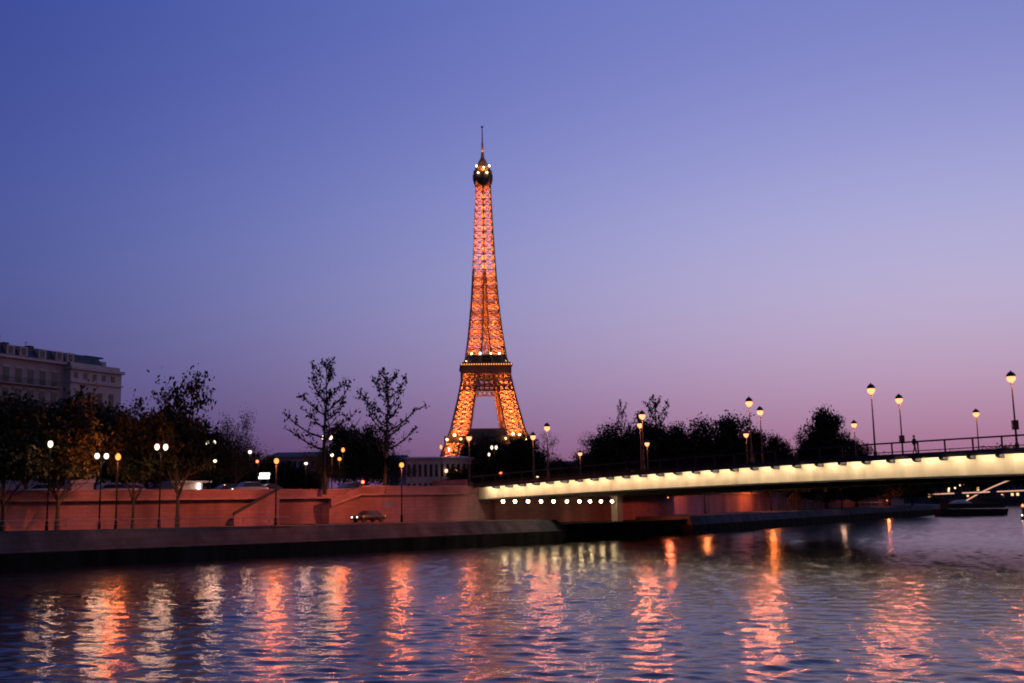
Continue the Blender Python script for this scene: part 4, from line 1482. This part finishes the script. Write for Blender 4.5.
for k in range(5, 22, 2):
    s = 19 + 125 * k / 24
    mb = MB(); mb.tube([arch[k], fbp(s, zd + s * .022 - .3)], .12, 4); mb.build('hanger', M['iron'], fb)
mb = MB(); mb.box((-3, -2, -1), (3, 2, 4.2), 0, fbp(14, 0)); mb.build('pier', M['stone'], fb)

# far bank houses with a few lit windows, seen under the bridge
hs = random.Random(3)
for i, (px0, px1, yt, Y) in enumerate(((905, 940, 470, 760), (942, 968, 476, 800), (970, 1000, 472, 820), (1002, 1040, 470, 780))):
    lit = {(hs.randrange(4), hs.randrange(7)) for _ in range(4)}
    long_building('far_house', ['far house with lit windows beside the cluster of lamps under the bridge', 'far house with lit windows behind the moored barge', 'far house behind the start of lit arch',
                                'far house behind the arch at right edge'][i], px0, px1, Y, Y, yt, 14, 7, 4, M['far'], M['slate'], 2, lit, 4.5)['group'] = 'far houses on the opposite bank'
KF = lamp_kind('far_lamp', 'street lamp', 1, M['L_far'], .55, 6.0, 0, (1, .5, .25), 200)
FL = ['highest lamp of the clustered far lights left of the footbridge', 'middle lamp of the clustered far lights left of the footbridge', 'lowest lamp of the clustered far lights left of the footbridge',
      'leftmost far lamp of the clustered lights', 'far lamp above the left footbridge deck lights', 'far lamp above the gap in footbridge deck lights', 'pair-forming left far lamp over the footbridge', 'pair-forming right far lamp over the footbridge',
      'far lamp left of the lit arch foot', 'far lamp just above the lit arch foot', 'far lamp low beside the right deck lights']
for (px, py), lb in zip(((929, 482), (930, 488.5), (932, 491), (922, 489.5), (949, 488.5), (955, 488), (960, 485), (963, 484), (977.5, 483.5), (990, 483), (1002, 495)), FL):
    put_lamp(KF, px, py, 700, 4.5, lb, 'far lamps on the opposite bank')

# ------------------------------------------------------------------ person walking on the bridge
t, _ = bhit(912, 446, -.2)
pb_ = bp(t, .3, top(t) + .325)
me = bpy.data.meshes.new('person')
J = [(0, 0, .98, .15), (0, 0, 1.2, .155), (0, 0, 1.42, .17), (0, 0, 1.53, .065), (0, .02, 1.66, .105), (0, .02, 1.75, .09),
     (.1, .02, .92, .11), (.12, .14, .5, .075), (.12, .2, .08, .05), (.12, .36, .04, .04),
     (-.1, -.02, .92, .11), (-.12, -.1, .5, .075), (-.12, -.28, .1, .05), (-.12, -.14, .04, .04),
     (.22, 0, 1.4, .07), (.27, -.08, 1.12, .055), (.27, .02, .86, .042),
     (-.22, 0, 1.4, .07), (-.27, .08, 1.12, .055), (-.27, .16, .88, .042)]
E_ = [(0, 1), (1, 2), (2, 3), (3, 4), (4, 5), (0, 6), (6, 7), (7, 8), (8, 9), (0, 10), (10, 11), (11, 12), (12, 13), (2, 14), (14, 15), (15, 16), (2, 17), (17, 18), (18, 19)]
me.from_pydata([j[:3] for j in J], E_, [])
pe = bpy.data.objects.new('person', me)
COL.objects.link(pe)
md = pe.modifiers.new('skin', 'SKIN')
for i, j in enumerate(J):
    me.skin_vertices[0].data[i].radius = (j[3], j[3])
me.skin_vertices[0].data[0].use_root = True
pe.modifiers.new('sub', 'SUBSURF').levels = 1
pe.modifiers['sub'].render_levels = 1
dg = bpy.context.evaluated_depsgraph_get()
m2 = bpy.data.meshes.new_from_object(pe.evaluated_get(dg))
pe.modifiers.clear()
pe.data = m2
m2.materials.clear(); m2.materials.append(M['cloth']); m2.materials.append(M['skin'])
for f in m2.polygons:
    f.material_index = 1 if f.center.z > 1.53 else 0
    f.use_smooth = True
mb = MB(); mb.ball((0, -.01, 1.72), .125, 8, 6); mb.build('hair', M['cloth'], pe)
pe.location = pb_
pe.rotation_euler = (0, 0, math.atan2(bu.y, bu.x) + math.pi / 2)
tag(pe, 'person in dark coat walking along the bridge beside the near railing', 'person')
